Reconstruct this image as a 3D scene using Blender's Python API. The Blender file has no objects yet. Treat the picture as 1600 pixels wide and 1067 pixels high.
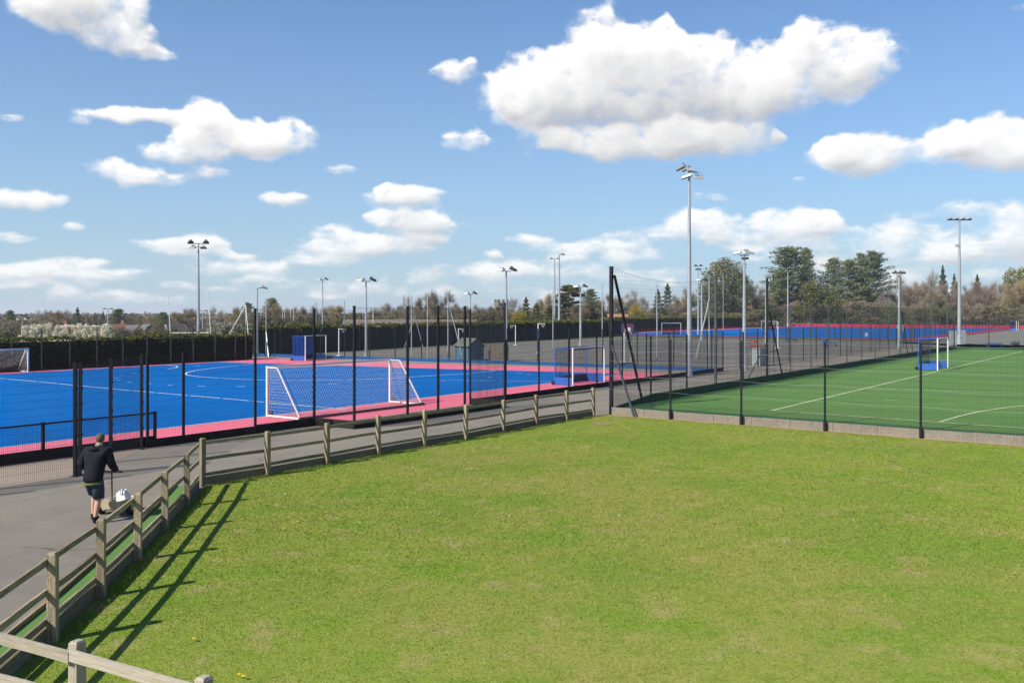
import bpy, math, random
import numpy as np
from mathutils import Vector, Matrix, Quaternion

R = math.radians
scene = bpy.context.scene
COL = scene.collection

# ------------------------------------------------------------------ camera
CAM_H = 4.3                       # balcony height above the path
F_PX, HORIZON = 1410.0, 488.0     # focal length and horizon of the photograph (1600 px wide)
cd = bpy.data.cameras.new('camera')
cam = bpy.data.objects.new('camera', cd)
COL.objects.link(cam)
cam.location = (0, 0, CAM_H)
cam.rotation_euler = (R(90), 0, 0)
cd.sensor_width = 36
cd.lens = 36 * F_PX / 1600
cd.shift_y = (HORIZON - 533.5) / 1600
cd.clip_start, cd.clip_end = 0.1, 12000
scene.camera = cam

# ------------------------------------------------------------------ light
SUN_AZ, SUN_EL = R(-125.3), R(41)     # clockwise from +Y, above the horizon
to_sun = Vector((math.sin(SUN_AZ) * math.cos(SUN_EL), math.cos(SUN_AZ) * math.cos(SUN_EL), math.sin(SUN_EL)))
sd = bpy.data.lights.new('sun', 'SUN')
sd.energy = 4.0
sd.angle = R(0.53)
sd.color = (1.0, 0.95, 0.86)
sun = bpy.data.objects.new('sun', sd)
COL.objects.link(sun)
sun.rotation_euler = to_sun.to_track_quat('Z', 'Y').to_euler()
sun.location = (-60, -40, 60)

scene.view_settings.view_transform = 'Standard'
scene.view_settings.look = 'None'
scene.view_settings.gamma = 1
scene.view_settings.use_curve_mapping = False
scene.view_settings.exposure = 0.88
try:
    scene.cycles.use_denoising = True
    scene.cycles.denoiser = 'OPENIMAGEDENOISE'
    scene.cycles.max_bounces = 6
    scene.cycles.transparent_max_bounces = 8
except Exception:
    pass

# ------------------------------------------------------------------ sky
SKY_STRENGTH = 0.075
CLOUD_WHITE = 7.9
HAZE_COL, HAZE_MAX, HAZE_FALL = (3.8, 4.65, 5.4), .92, 4.8
SKY_TINT = (.47, .80, 1.08)


def grid_noise(A, E, cell, seed, period):
    """periodic value noise on the (azimuth, elevation) plane"""
    nx = max(2, int(round(period / cell)))
    cx = period / nx
    rng = np.random.RandomState(seed)
    ny = int(2200 / cell) + 4
    g = rng.rand(ny, nx).astype(np.float32)
    x = (A / cx).astype(np.float32)
    y = ((E + 300) / cell).astype(np.float32)
    xi = np.floor(x).astype(np.int32)
    yi = np.floor(y).astype(np.int32)
    fx = x - xi
    fy = y - yi
    fx = fx * fx * (3 - 2 * fx)
    fy = fy * fy * (3 - 2 * fy)
    x0, x1 = xi % nx, (xi + 1) % nx
    y0, y1 = np.clip(yi, 0, ny - 1), np.clip(yi + 1, 0, ny - 1)
    return (g[y0, x0] * (1 - fx) + g[y0, x1] * fx) * (1 - fy) + (g[y1, x0] * (1 - fx) + g[y1, x1] * fx) * fy


def fbm(A, E, cell, octs, seed, period, gain=0.52):
    out, amp, tot = 0, 1.0, 0
    for k in range(octs):
        out = out + amp * grid_noise(A + 37.7 * k, E + 19.3 * k, cell, seed + k, period)
        tot += amp
        amp *= gain
        cell *= 0.5
    return out / tot


def smooth(a, b, x):
    t = np.clip((x - a) / (b - a), 0, 1)
    return t * t * (3 - 2 * t)


def build_clouds():
    """fair-weather cumulus as an azimuth / elevation map, made here from noise"""
    W, H = 6144, 768
    PER = 2 * math.pi * F_PX
    EMAX = R(45) * F_PX
    A1 = ((np.arange(W) + .5) / W - .5) * PER
    E1 = ((np.arange(H) + .5) / H) * EMAX
    A, E = np.meshgrid(A1.astype(np.float32), E1.astype(np.float32))
    # clouds in view: centre and radii measured in the photograph, then weight
    front = [
        (130, 12, 112, 60, 1), (190, 62, 62, 28, 1), (70, -5, 66, 44, 1), (255, 82, 25, 12, .55),
        (385, 222, 98, 34, 1), (440, 212, 46, 42, 1), (325, 188, 44, 34, 1), (235, 182, 100, 18, .95),
        (285, 240, 72, 22, .95), (205, 272, 82, 22, .85), (330, 272, 42, 16, .62), (522, 261, 28, 12, .7), (120, 190, 22, 10, .5),
        (20, 312, 66, 22, 1), (115, 356, 22, 10, .8), (445, 309, 38, 12, .85), (8, 182, 22, 10, .6), (120, 115, 25, 12, .3),
        (628, 310, 78, 22, 1), (700, 298, 25, 8, .5), (655, 352, 92, 26, 1), (560, 388, 110, 24, .9), (512, 368, 40, 20, .85), (500, 408, 60, 12, .7),
        (48, 425, 70, 24, .85), (150, 434, 60, 14, .75), (215, 434, 40, 12, .7), (60, 446, 90, 10, .65), (105, 458, 40, 10, .7), (185, 460, 32, 9, .7),
        (280, 392, 46, 17, .85), (355, 420, 90, 18, .72), (405, 418, 40, 14, .8), (290, 448, 40, 10, .6), (420, 440, 60, 16, .6),
        (985, 150, 200, 80, 1), (1085, 140, 130, 66, 1), (868, 168, 88, 56, 1), (1000, 235, 190, 36, 1), (1150, 218, 76, 26, .95), (930, 120, 110, 60, 1),
        (1265, 112, 88, 72, 1), (1345, 112, 62, 56, .88), (1215, 155, 66, 44, 1), (1268, 55, 26, 28, .7),
        (945, 22, 50, 40, .52), (1020, 5, 20, 12, .4), (1048, 48, 12, 14, .4), (716, 120, 46, 28, .8), (740, 104, 16, 18, .7), (716, 220, 46, 16, .5),
        (1352, 248, 66, 38, 1), (1512, 240, 72, 46, 1), (1590, 250, 60, 34, 1), (1320, 232, 30, 20, .8), (1595, 2, 25, 10, .6),
        (1088, 358, 66, 32, 1), (1238, 358, 78, 34, 1), (945, 388, 110, 18, .85), (773, 401, 18, 12, .8), (1150, 372, 60, 22, .7), (1243, 285, 24, 10, .5), (1110, 310, 34, 10, .4), (975, 362, 40, 14, .4),
        (1378, 362, 66, 32, .75), (1470, 388, 130, 44, .66), (1590, 375, 90, 60, .72), (1270, 395, 110, 24, .66), (1520, 330, 60, 18, .5),
        (890, 425, 150, 22, .66), (700, 432, 160, 22, .64), (560, 455, 180, 16, .58), (1050, 440, 160, 20, .6), (1400, 440, 220, 26, .58),
        (250, 470, 200, 12, .5), (830, 462, 200, 16, .55),
    ]
    blobs = []
    for px, py, rx, ry, w in front:
        az = math.atan((px - 800) / F_PX)
        el = math.atan((HORIZON - py) / F_PX * math.cos(az))
        blobs.append((az * F_PX, el * F_PX, rx * math.cos(az), ry * math.cos(az), w))
    rr = random.Random(5)
    for k in range(150):                       # the same kind of sky all the way round
        az = rr.uniform(R(34), R(326))
        el = R(2 + 42 * rr.random() ** 1.6)
        s = 18 + 150 * (el / R(45)) * rr.uniform(.35, 1)
        n = rr.randint(1, 4)
        for j in range(n):
            a = az * F_PX + rr.uniform(-1, 1) * s * .9
            if a > PER / 2:
                a -= PER
            blobs.append((a, el * F_PX + rr.uniform(-.3, .3) * s * .5, s * rr.uniform(.6, 1), s * rr.uniform(.25, .42), rr.uniform(.7, 1)))
    for k in range(260):                       # flat little puffs low over the horizon
        az = rr.uniform(-math.pi, math.pi)
        el = R(.6 + 4.2 * rr.random())
        s = rr.uniform(14, 55)
        for j in range(rr.randint(1, 3)):
            a = az * F_PX + rr.uniform(-1, 1) * s
            a = (a + PER / 2) % PER - PER / 2
            blobs.append((a, el * F_PX + rr.uniform(-4, 4), s * rr.uniform(.5, 1), s * rr.uniform(.16, .32), rr.uniform(.45, .7)))
    # billows sprouting round the tops of the bigger clouds
    for a, e, rx, ry, w in list(blobs):
        if rx > 50 and w > .93 and ry > 17:
            for k in range(int(rx / 13)):
                t = rr.uniform(-.25, math.pi + .25)
                q = rr.uniform(.3, .95)
                r = ry * rr.uniform(.30, .55)
                blobs.append((a + math.cos(t) * rx * q, e + math.sin(t) * ry * q * (1 if math.sin(t) > 0 else .6), r * rr.uniform(1.0, 1.5), r, .8))
    blobs.sort(key=lambda b: -b[1])
    # domain warp
    w1 = fbm(A, E, 90, 4, 11, PER) - .5
    w2 = fbm(A, E, 90, 4, 31, PER) - .5
    warp = np.clip(.25 + E / 420, .25, 1)
    Aw = A + 70 * w1 * warp
    Ew = E + 46 * w2 * warp
    inv = np.ones((H, W), np.float32)
    shade = np.full((H, W), .95, np.float32)
    sA, sE = PER / W, EMAX / H
    for a, e, rx, ry, w in blobs:
        m = 2.2
        j0, j1 = max(0, int((e - ry * m - 40) / sE)), min(H, int((e + ry * m + 40) / sE))
        i0, i1 = max(0, int((a + PER / 2 - rx * m - 50) / sA)), min(W, int((a + PER / 2 + rx * m + 50) / sA))
        if j1 <= j0 or i1 <= i0:
            continue
        dx = (Aw[j0:j1, i0:i1] - a) / rx
        dy = Ew[j0:j1, i0:i1] - e
        dy = np.where(dy < 0, dy / (ry * .74), dy / ry)
        d2 = dx * dx + dy * dy
        lobe = smooth(1.5, .55, d2) * w
        sh = 1.0 - .40 * smooth(.35, -.95, dy - .25 * dx) - .05 * rr.random()
        cur = shade[j0:j1, i0:i1]
        cur += (sh - cur) * lobe * .85
        inv[j0:j1, i0:i1] *= 1 - np.minimum(.985, w * np.exp(-1.05 * d2 * d2 * .55 - .35 * d2))
    S = 1 - inv
    n1 = fbm(A + 60 * w2, E * 1.2 + 40 * w1, 64, 6, 71, PER, .56)
    bil = 1 - np.abs(fbm(A + 40 * w1, E * 1.15, 46, 5, 91, PER, .58) - .5) * 4.2
    bil = np.clip(bil, -.6, 1)
    low = np.clip(1 - E / 230, 0, 1)           # texture gets finer towards the horizon
    n2 = fbm(A * 1.0 + 15 * w2, E * 2.6, 22, 4, 133, PER, .55)
    D = S + (n1 - .5) * (1.0 - .45 * low) + (n2 - .5) * (.22 + .5 * low) - (.5 - bil) * .16
    far = np.clip(1 - E / 260, 0, 1)
    thick = smooth(.5, 1.25, D)

    def shift(a, dj, di):
        out = np.roll(np.roll(a, di, axis=1), -dj, axis=0)
        if dj > 0:
            out[H - dj:, :] = a[H - dj:, :]
        elif dj < 0:
            out[:-dj, :] = a[:-dj, :]
        return out
    gd = shift(D, -int(9 / sE), 0) - shift(D, int(9 / sE), 0)
    wid = .66 - .34 * smooth(.02, .32, gd) * (1 - .5 * far)
    alpha = smooth(.37, .37 + wid + .10 * far, D)
    # light reaching each spot: march towards the sun (up and to the left)
    acc = np.zeros_like(D)
    for k, st in enumerate((6, 13, 22, 33, 46, 62, 80)):
        sh = shift(thick, int(st / sE), int(st * .45 / sA))
        acc += sh * (7 if k < 3 else 13)
    L = .55 * np.exp(-acc / 60.0) + .45 * np.exp(-acc / 24.0)
    # relief of the billows, lit from the same side
    n3 = fbm(A + 60 * w2, E * 1.2 + 40 * w1, 64, 3, 71, PER, .5)
    lump = (n3 - .5) * 1.3 + bil * .16
    relief = .6 * (lump - shift(lump, int(7 / sE), int(6 / sA))) + .8 * (lump - shift(lump, int(16 / sE), int(12 / sA)))
    bright = shade * (.66 + .40 * np.clip(L * 1.25, 0, 1)) + np.clip(relief, -.4, .4) * (.10 + .13 * thick) * (1 - .5 * low)
    bright = 1.04 - (1.04 - bright) * 1.25
    bright = np.clip(bright, .34, 1.04)
    alpha = alpha * (1 - .22 * far)
    img = bpy.data.images.new('cloud_map', W, H, alpha=True, float_buffer=True, is_data=True)
    px = np.ones((H, W, 4), np.float32)
    px[..., 0] = alpha
    px[..., 1] = bright
    px[..., 2] = 0
    img.pixels.foreach_set(px.ravel())
    img.update()
    return img


def build_world():
    w = bpy.data.worlds.new('World')
    scene.world = w
    w.use_nodes = True
    nt = w.node_tree
    nt.nodes.clear()
    N, Lk = nt.nodes.new, nt.links.new

    def math_node(op, a, b=None):
        n = N('ShaderNodeMath')
        n.operation = op
        for i, v in enumerate((a, b)):
            if v is None:
                continue
            if isinstance(v, (int, float)):
                n.inputs[i].default_value = v
            else:
                Lk(v, n.inputs[i])
        return n.outputs[0]
    out = N('ShaderNodeOutputWorld')
    bg = N('ShaderNodeBackground')
    bg.inputs['Strength'].default_value = SKY_STRENGTH
    Lk(bg.outputs[0], out.inputs[0])
    sky = N('ShaderNodeTexSky')
    sky.sky_type = 'NISHITA'
    sky.sun_disc = False
    sky.sun_elevation = SUN_EL
    sky.sun_rotation = SUN_AZ
    sky.altitude = 20
    sky.air_density = 1.0
    sky.dust_density = .35
    sky.ozone_density = 3.0
    tc = N('ShaderNodeTexCoord')
    sx = N('ShaderNodeSeparateXYZ')
    Lk(tc.outputs['Generated'], sx.inputs[0])
    az = math_node('ARCTAN2', sx.outputs[0], sx.outputs[1])
    el = math_node('ARCSINE', sx.outputs[2])
    u = math_node('MULTIPLY_ADD', az, 1 / (2 * math.pi))
    u.node.inputs[2].default_value = .5
    v = math_node('MULTIPLY', el, 1 / R(45))
    cb = N('ShaderNodeCombineXYZ')
    Lk(u, cb.inputs[0])
    Lk(v, cb.inputs[1])
    im = N('ShaderNodeTexImage')
    im.image = build_clouds()
    im.extension = 'CLIP'
    im.interpolation = 'Linear'
    Lk(cb.outputs[0], im.inputs['Vector'])
    sp = N('ShaderNodeSeparateColor')
    Lk(im.outputs['Color'], sp.inputs[0])
    ramp = N('ShaderNodeMix')
    ramp.data_type = 'RGBA'
    ramp.inputs['A'].default_value = (.22 * CLOUD_WHITE, .25 * CLOUD_WHITE, .31 * CLOUD_WHITE, 1)
    ramp.inputs['B'].default_value = (CLOUD_WHITE * 1.0, CLOUD_WHITE * .985, CLOUD_WHITE * .97, 1)
    Lk(sp.outputs[1], ramp.inputs['Factor'])
    mx = N('ShaderNodeMix')
    mx.data_type = 'RGBA'
    # brightness balance of the clear sky
    # pale summer haze thickening towards the horizon, the same all the way round
    el_c = math_node('MAXIMUM', el, 0.0)
    hz = math_node('MULTIPLY', math_node('EXPONENT', math_node('MULTIPLY', el_c, -HAZE_FALL)), HAZE_MAX)
    hs = N('ShaderNodeMix')
    hs.data_type = 'RGBA'
    Lk(hz, hs.inputs['Factor'])
    tint = N('ShaderNodeMix')
    tint.data_type = 'RGBA'
    tint.blend_type = 'MULTIPLY'
    tint.inputs['Factor'].default_value = 1
    Lk(sky.outputs[0], tint.inputs['A'])
    tint.inputs['B'].default_value = (*SKY_TINT, 1)
    Lk(tint.outputs['Result'], hs.inputs['A'])
    hs.inputs['B'].default_value = (*HAZE_COL, 1)
    Lk(sp.outputs[0], mx.inputs['Factor'])
    Lk(hs.outputs['Result'], mx.inputs['A'])
    Lk(ramp.outputs['Result'], mx.inputs['B'])
    Lk(mx.outputs['Result'], bg.inputs['Color'])
    try:
        w.cycles.sampling_method = 'MANUAL'
        w.cycles.sample_map_resolution = 1024
    except Exception:
        pass


HAZE_DENSITY = .0002
build_world()

# ------------------------------------------------------------------ coordinates
# u runs along the pitch's long side, v across it (metres); both pitches share these axes
D1 = Vector((0.585, 0.811, 0)).normalized()
D2 = Vector((-D1.y, D1.x, 0))


def W(u, v, z=0.0):
    p = D1 * u + D2 * v
    return Vector((p.x, p.y, z))


def G(px, py, z=0.0):
    """survey helper: the ground point seen at a spot of the photograph"""
    d = (CAM_H - z) * F_PX / (py - HORIZON)
    return Vector(((px - 800) / F_PX * d, d, z))


def U(px, v):
    """survey helper: distance along the line v=const at a column of the photograph"""
    t = (px - 800) / F_PX
    return (t * D2.y * v - D2.x * v) / (D1.x - t * D1.y)


def sstep(a, b, x):
    t = min(1, max(0, (x - a) / (b - a)))
    return t * t * (3 - 2 * t)


def tz(x, y):
    """the playing fields beyond the hedge fall away"""
    v = D2.x * x + D2.y * y
    return -5.0 * sstep(84, 250, v)


# ------------------------------------------------------------------ materials
def pmat(name, col, rough=.8, spec=.3, metal=0, noise=None, bump=0, bscale=60, coords='Object', extra=None, rnd=0):
    """col, plus noise = [(scale, colour, amount, detail, lo, hi), ...] mixed over it in turn"""
    m = bpy.data.materials.new(name)
    m.use_nodes = True
    nt = m.node_tree
    b = nt.nodes['Principled BSDF']
    b.inputs['Roughness'].default_value = rough
    b.inputs['Specular IOR Level'].default_value = spec
    b.inputs['Metallic'].default_value = metal
    N, L = nt.nodes.new, nt.links.new
    if coords == 'World':
        co = N('ShaderNodeNewGeometry').outputs['Position']
    else:
        co = N('ShaderNodeTexCoord').outputs[coords]
    cur = N('ShaderNodeRGB')
    cur.outputs[0].default_value = (*col, 1)
    cur = cur.outputs[0]
    for (sc, c2, amt, det, lo, hi) in (noise or []):
        mp = N('ShaderNodeMapping')
        if isinstance(sc, tuple):
            mp.inputs['Scale'].default_value = sc
            s = 1
        else:
            s = sc
        L(co, mp.inputs[0])
        t = N('ShaderNodeTexNoise')
        t.inputs['Scale'].default_value = s
        t.inputs['Detail'].default_value = det
        t.inputs['Roughness'].default_value = .6
        L(mp.outputs[0], t.inputs['Vector'])
        mr = N('ShaderNodeMapRange')
        mr.inputs['From Min'].default_value = lo
        mr.inputs['From Max'].default_value = hi
        mr.inputs['To Max'].default_value = amt
        L(t.outputs[0], mr.inputs[0])
        mx = N('ShaderNodeMix')
        mx.data_type = 'RGBA'
        L(mr.outputs[0], mx.inputs['Factor'])
        L(cur, mx.inputs['A'])
        mx.inputs['B'].default_value = (*c2, 1)
        cur = mx.outputs['Result']
    if rnd:
        oi = N('ShaderNodeObjectInfo')
        mr = N('ShaderNodeMapRange')
        mr.inputs['To Min'].default_value = 1 - rnd
        mr.inputs['To Max'].default_value = 1 + rnd
        L(oi.outputs['Random'], mr.inputs[0])
        hs = N('ShaderNodeHueSaturation')
        L(mr.outputs[0], hs.inputs['Value'])
        L(cur, hs.inputs['Color'])
        cur = hs.outputs[0]
    L(cur, b.inputs['Base Color'])
    if bump:
        t = N('ShaderNodeTexNoise')
        t.inputs['Scale'].default_value = bscale
        t.inputs['Detail'].default_value = 4
        L(co, t.inputs['Vector'])
        bp = N('ShaderNodeBump')
        bp.inputs['Strength'].default_value = bump
        bp.inputs['Distance'].default_value = .02
        L(t.outputs[0], bp.inputs['Height'])
        L(bp.outputs[0], b.inputs['Normal'])
    return m


M = {}
M['field'] = pmat('field_grass', (.075, .105, .022), 1, .1, noise=[(.05, (.11, .12, .035), .8, 4, .4, .65), (.8, (.05, .085, .015), .5, 3, .45, .7)], coords='World')
GRASS_NOISE = [(0.07, (0.236, 0.221, 0.059), 0.8, 3, 0.44, 0.58), (0.19, (0.137, 0.203, 0.025), 0.9, 4, 0.48, 0.6), (0.45, (0.124, 0.215, 0.018), 0.9, 5, 0.52, 0.64), (1.1, (0.29, 0.24, 0.1), 0.8, 5, 0.55, 0.68), (2.6, (0.122, 0.186, 0.021), 0.7, 4, 0.52, 0.66), (7.0, (0.23, 0.244, 0.061), 0.65, 4, 0.5, 0.66), (20, (0.102, 0.144, 0.015), 0.6, 4, 0.51, 0.64), (34, (0.268, 0.289, 0.091), 0.55, 3, 0.53, 0.66)]
M['lawn'] = pmat('lawn', (.180, .222, .031), 1, .03, noise=GRASS_NOISE, coords='World', bump=.5, bscale=30)
M['blade'] = pmat('grass_blades', (.200, .248, .036), .9, .06, noise=GRASS_NOISE, coords='World')
M['asphalt'] = pmat('asphalt', (.208, .182, .148), 1, .06, noise=[(.22, (.160, .143, .122), .8, 6, .44, .60), (1.1, (.225, .202, .172), .6, 6, .52, .68), (4.5, (.150, .133, .112), .5, 5, .56, .70), (38, (.115, .105, .092), .55, 3, .52, .64), (70, (.31, .29, .26), .7, 2, .60, .68)], coords='World', bump=.5, bscale=90)
def add_cracks(m, scale, width, dark, amount):
    nt = m.node_tree
    N, L = nt.nodes.new, nt.links.new
    b = nt.nodes['Principled BSDF']
    src = b.inputs['Base Color'].links[0].from_socket
    pos = N('ShaderNodeNewGeometry').outputs['Position']
    nz = N('ShaderNodeTexNoise')
    nz.inputs['Scale'].default_value = 1.6
    nz.inputs['Detail'].default_value = 5
    L(pos, nz.inputs['Vector'])
    ad = N('ShaderNodeMix')
    ad.data_type = 'VECTOR'
    ad.inputs['Factor'].default_value = .35
    L(pos, ad.inputs['A'])
    L(nz.outputs['Color'], ad.inputs['B'])
    vo = N('ShaderNodeTexVoronoi')
    vo.feature = 'DISTANCE_TO_EDGE'
    vo.inputs['Scale'].default_value = scale
    L(ad.outputs['Result'], vo.inputs['Vector'])
    mr = N('ShaderNodeMapRange')
    mr.inputs['From Min'].default_value = 0
    mr.inputs['From Max'].default_value = width
    mr.inputs['To Min'].default_value = amount
    mr.inputs['To Max'].default_value = 0
    L(vo.outputs['Distance'], mr.inputs[0])
    n2 = N('ShaderNodeTexNoise')
    n2.inputs['Scale'].default_value = .5
    L(pos, n2.inputs['Vector'])
    m2 = N('ShaderNodeMapRange')
    m2.inputs['From Min'].default_value = .5
    m2.inputs['From Max'].default_value = .6
    L(n2.outputs[0], m2.inputs[0])
    mu = N('ShaderNodeMath')
    mu.operation = 'MULTIPLY'
    L(mr.outputs[0], mu.inputs[0])
    L(m2.outputs[0], mu.inputs[1])
    mx = N('ShaderNodeMix')
    mx.data_type = 'RGBA'
    L(mu.outputs[0], mx.inputs['Factor'])
    L(src, mx.inputs['A'])
    mx.inputs['B'].default_value = (*dark, 1)
    L(mx.outputs['Result'], b.inputs['Base Color'])


add_cracks(M['asphalt'], .55, .012, (.06, .055, .048), .8)
M['court'] = pmat('court_asphalt', (.165, .15, .128), 1, .06, noise=[(.08, (.135, .13, .118), .8, 5, .4, .62), (.7, (.175, .165, .15), .5, 5, .5, .7)], coords='World')
M['paving'] = pmat('beige_paving', (.27, .215, .165), .95, .2, noise=[(.8, (.22, .175, .135), .7, 4, .4, .65), (30, (.17, .14, .11), .4, 2, .5, .7)], coords='World')
M['blue'] = pmat('blue_turf', (.001, .110, .355), 1, .03, noise=[(.10, (.002, .088, .31), .8, 5, .40, .62), (.6, (.004, .115, .37), .6, 5, .48, .68), ((.05, 1.6, 1), (.003, .11, .37), .5, 3, .45, .7), (14, (.002, .07, .27), .35, 3, .5, .7)], coords='World')
M['pink'] = pmat('pink_turf', (.66, .15, .215), 1, .05, noise=[(.3, (.60, .14, .205), .7, 4, .4, .65), (14, (.56, .115, .18), .4, 3, .5, .7)], coords='World')
M['red_pink'] = pmat('far_pink_turf', (.42, .03, .085), .85, .2, noise=[(.2, (.36, .028, .07), .7, 4, .4, .65)], coords='World')
M['green_turf'] = pmat('green_turf', (.094, .182, .052), 1, .04, noise=[(.12, (.112, .198, .058), .8, 5, .4, .64), (.9, (.080, .160, .046), .6, 5, .48, .7), ((.06, 2.2, 1), (.064, .148, .045), .4, 3, .5, .7), (25, (.062, .135, .042), .35, 3, .5, .7)], coords='World')
M['green_dark'] = pmat('dark_green_turf', (.028, .085, .03), .9, .2, noise=[(.8, (.045, .11, .04), .7, 4, .4, .7)], coords='World')  # darker green for the strip along the pitch edges
M['line'] = pmat('white_line', (.56, .58, .58), .85, .2, noise=[(3, (.45, .5, .52), .6, 4, .45, .7)], coords='World')
M['line_worn'] = pmat('worn_line', (.15, .23, .11), .9, .1, noise=[(2, (.10, .19, .07), .7, 4, .45, .7)], coords='World')
M['line_cream'] = pmat('cream_line', (.46, .47, .30), .85, .2, noise=[(2, (.33, .37, .2), .7, 4, .45, .7)], coords='World')
M['line_yellow'] = pmat('yellow_line', (.42, .33, .07), .9, .2, noise=[(2, (.25, .22, .1), .7, 4, .4, .7)], coords='World')
WOODN = [((45, 45, 3), (.125, .10, .062), .85, 5, .42, .60), (2.2, (.165, .155, .058), .75, 5, .48, .66), ((70, 70, 2), (.30, .26, .19), .6, 3, .5, .7)]
M['wood'] = pmat('weathered_timber', (.31, .24, .155), .9, .2, noise=WOODN, coords='Object', bump=.5, bscale=24, rnd=.26)
M['wood_pale'] = pmat('pale_timber', (.34, .29, .225), .9, .2, noise=[((40, 40, 2.5), (.22, .19, .14), .7, 5, .45, .65), (3, (.25, .24, .12), .6, 4, .52, .7), ((60, 60, 2), (.44, .40, .33), .5, 3, .5, .7)], coords='Object', bump=.3, bscale=30, rnd=.1)
M['wood_dark'] = pmat('gravel_board_timber', (.19, .148, .095), .9, .2, noise=[((40, 40, 2.5), (.085, .07, .045), .8, 5, .4, .65), (2, (.11, .115, .05), .6, 4, .48, .7)], coords='Object', bump=.3, bscale=30, rnd=.15)
M['black'] = pmat('black_coated_steel', (.009, .010, .014), .6, .2, noise=[(6, (.03, .03, .034), .5, 4, .5, .75)])
M['wire'] = pmat('mesh_wire', (.010, .012, .016), .6, .2)
M['wire_light'] = pmat('galvanised_wire', (.30, .31, .30), .5, .4)
M['dark_grey'] = pmat('grey_coated_steel', (.05, .054, .058), .5, .4, noise=[(5, (.08, .085, .09), .5, 4, .5, .75)])
M['board_black'] = pmat('black_board', (.016, .014, .012), .9, .15, noise=[(3, (.045, .036, .026), .8, 5, .5, .72)])
M['board_blue'] = pmat('blue_board', (.006, .07, .22), .7, .3, noise=[(2, (.01, .055, .16), .6, 4, .45, .7)])
M['board_green'] = pmat('green_board', (.012, .055, .022), .8, .25, noise=[(3, (.02, .045, .02), .6, 4, .45, .7)])
M['board_red_shaded'] = pmat('shaded_red_board', (.16, .012, .022), .8, .25, noise=[(3, (.11, .01, .02), .6, 4, .45, .7)])  # side boards of the far pitch: shade put into a darker red
M['galv'] = pmat('galvanised_steel', (.36, .385, .40), .45, .5, .35, noise=[(4, (.28, .30, .31), .7, 5, .45, .7), ((8, 8, .8), (.43, .45, .45), .5, 3, .5, .7)])
M['lamp_grey'] = pmat('lamp_housing', (.42, .42, .41), .5, .4, .2, noise=[(5, (.28, .28, .28), .6, 4, .45, .7)])
M['lamp_dark'] = pmat('lamp_bracket', (.07, .072, .075), .5, .4, .2, noise=[(5, (.12, .12, .12), .5, 4, .5, .7)])
M['glass'] = pmat('lamp_glass', (.10, .11, .12), .08, .6)
M['white'] = pmat('white_paint', (.66, .65, .62), .45, .4, noise=[(3, (.52, .50, .46), .6, 5, .5, .72)])
M['white_dull'] = pmat('dull_white_paint', (.50, .50, .47), .6, .3, noise=[(3, (.38, .38, .35), .6, 5, .5, .72)])
M['net_white'] = pmat('white_net', (.62, .62, .60), .9, .1)
M['net_dark'] = pmat('dark_net', (.012, .018, .03), .9, .1)
M['net_blue'] = pmat('blue_net', (.012, .062, .28), .9, .1)
M['goal_blue'] = pmat('blue_goal_paint', (.022, .105, .42), .5, .4, noise=[(4, (.025, .095, .35), .6, 4, .45, .7), (14, (.3, .34, .45), .35, 4, .66, .74)])
M['goal_shaded_navy'] = pmat('shaded_navy_goal_board', (.02, .035, .12), .6, .3, noise=[(4, (.014, .024, .08), .6, 4, .45, .7)])  # back board: the shade inside the goal is put into this navy
M['rubber'] = pmat('black_rubber', (.018, .017, .017), .8, .3)
M['concrete'] = pmat('concrete', (.33, .275, .215), .95, .2, noise=[(1.2, (.25, .215, .175), .8, 5, .42, .66), (9, (.42, .38, .32), .5, 4, .5, .7), (4, (.13, .12, .085), .8, 5, .60, .74)], coords='World', bump=.4, bscale=20)
M['soil'] = pmat('bare_soil', (.25, .175, .10), 1, .1, noise=[(6, (.19, .17, .06), .8, 4, .4, .65)], coords='World')
M['hedge'] = pmat('shaded_hedge_leaves', (.030, .032, .012), 1, .03, noise=[(.9, (.042, .038, .015), .8, 4, .46, .66), (5, (.02, .026, .008), .6, 3, .5, .7)], coords='World')  # hedge sides: their shade is put into this darker leaf colour
M['hedge_sunlit'] = pmat('sunlit_hedge_leaves', (.095, .105, .022), 1, .05, noise=[(.5, (.13, .115, .032), .85, 4, .46, .66), (4, (.06, .085, .015), .6, 3, .5, .7)], coords='World')  # hedge tops: sunlight is put into this lighter leaf colour
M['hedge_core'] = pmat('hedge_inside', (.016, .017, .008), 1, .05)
M['windbreak'] = pmat('black_windbreak', (.017, .018, .02), .9, .1, noise=[((.3, .3, 3), (.03, .03, .034), .6, 3, .5, .7)], coords='World')
M['bark'] = pmat('bark', (.16, .125, .09), .95, .1, noise=[((6, 6, 1), (.055, .045, .034), .7, 4, .45, .65)], rnd=.2)
M['bark_pine'] = pmat('pine_bark', (.13, .085, .055), .95, .1, noise=[((6, 6, 1), (.06, .045, .034), .7, 4, .45, .65)], rnd=.2)
M['bark_pale'] = pmat('pale_bark', (.27, .24, .20), .95, .1, noise=[((4, 4, 2), (.10, .08, .06), .7, 4, .5, .65)], rnd=.15)


def leafmat(name, c, c2, c3, rnd=.16, sc=7):
    m = pmat(name, c, .85, .15, noise=[(sc, c2, .9, 3, .44, .62), (sc * 4, c3, .7, 2, .48, .66)], rnd=rnd)
    return m


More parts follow.
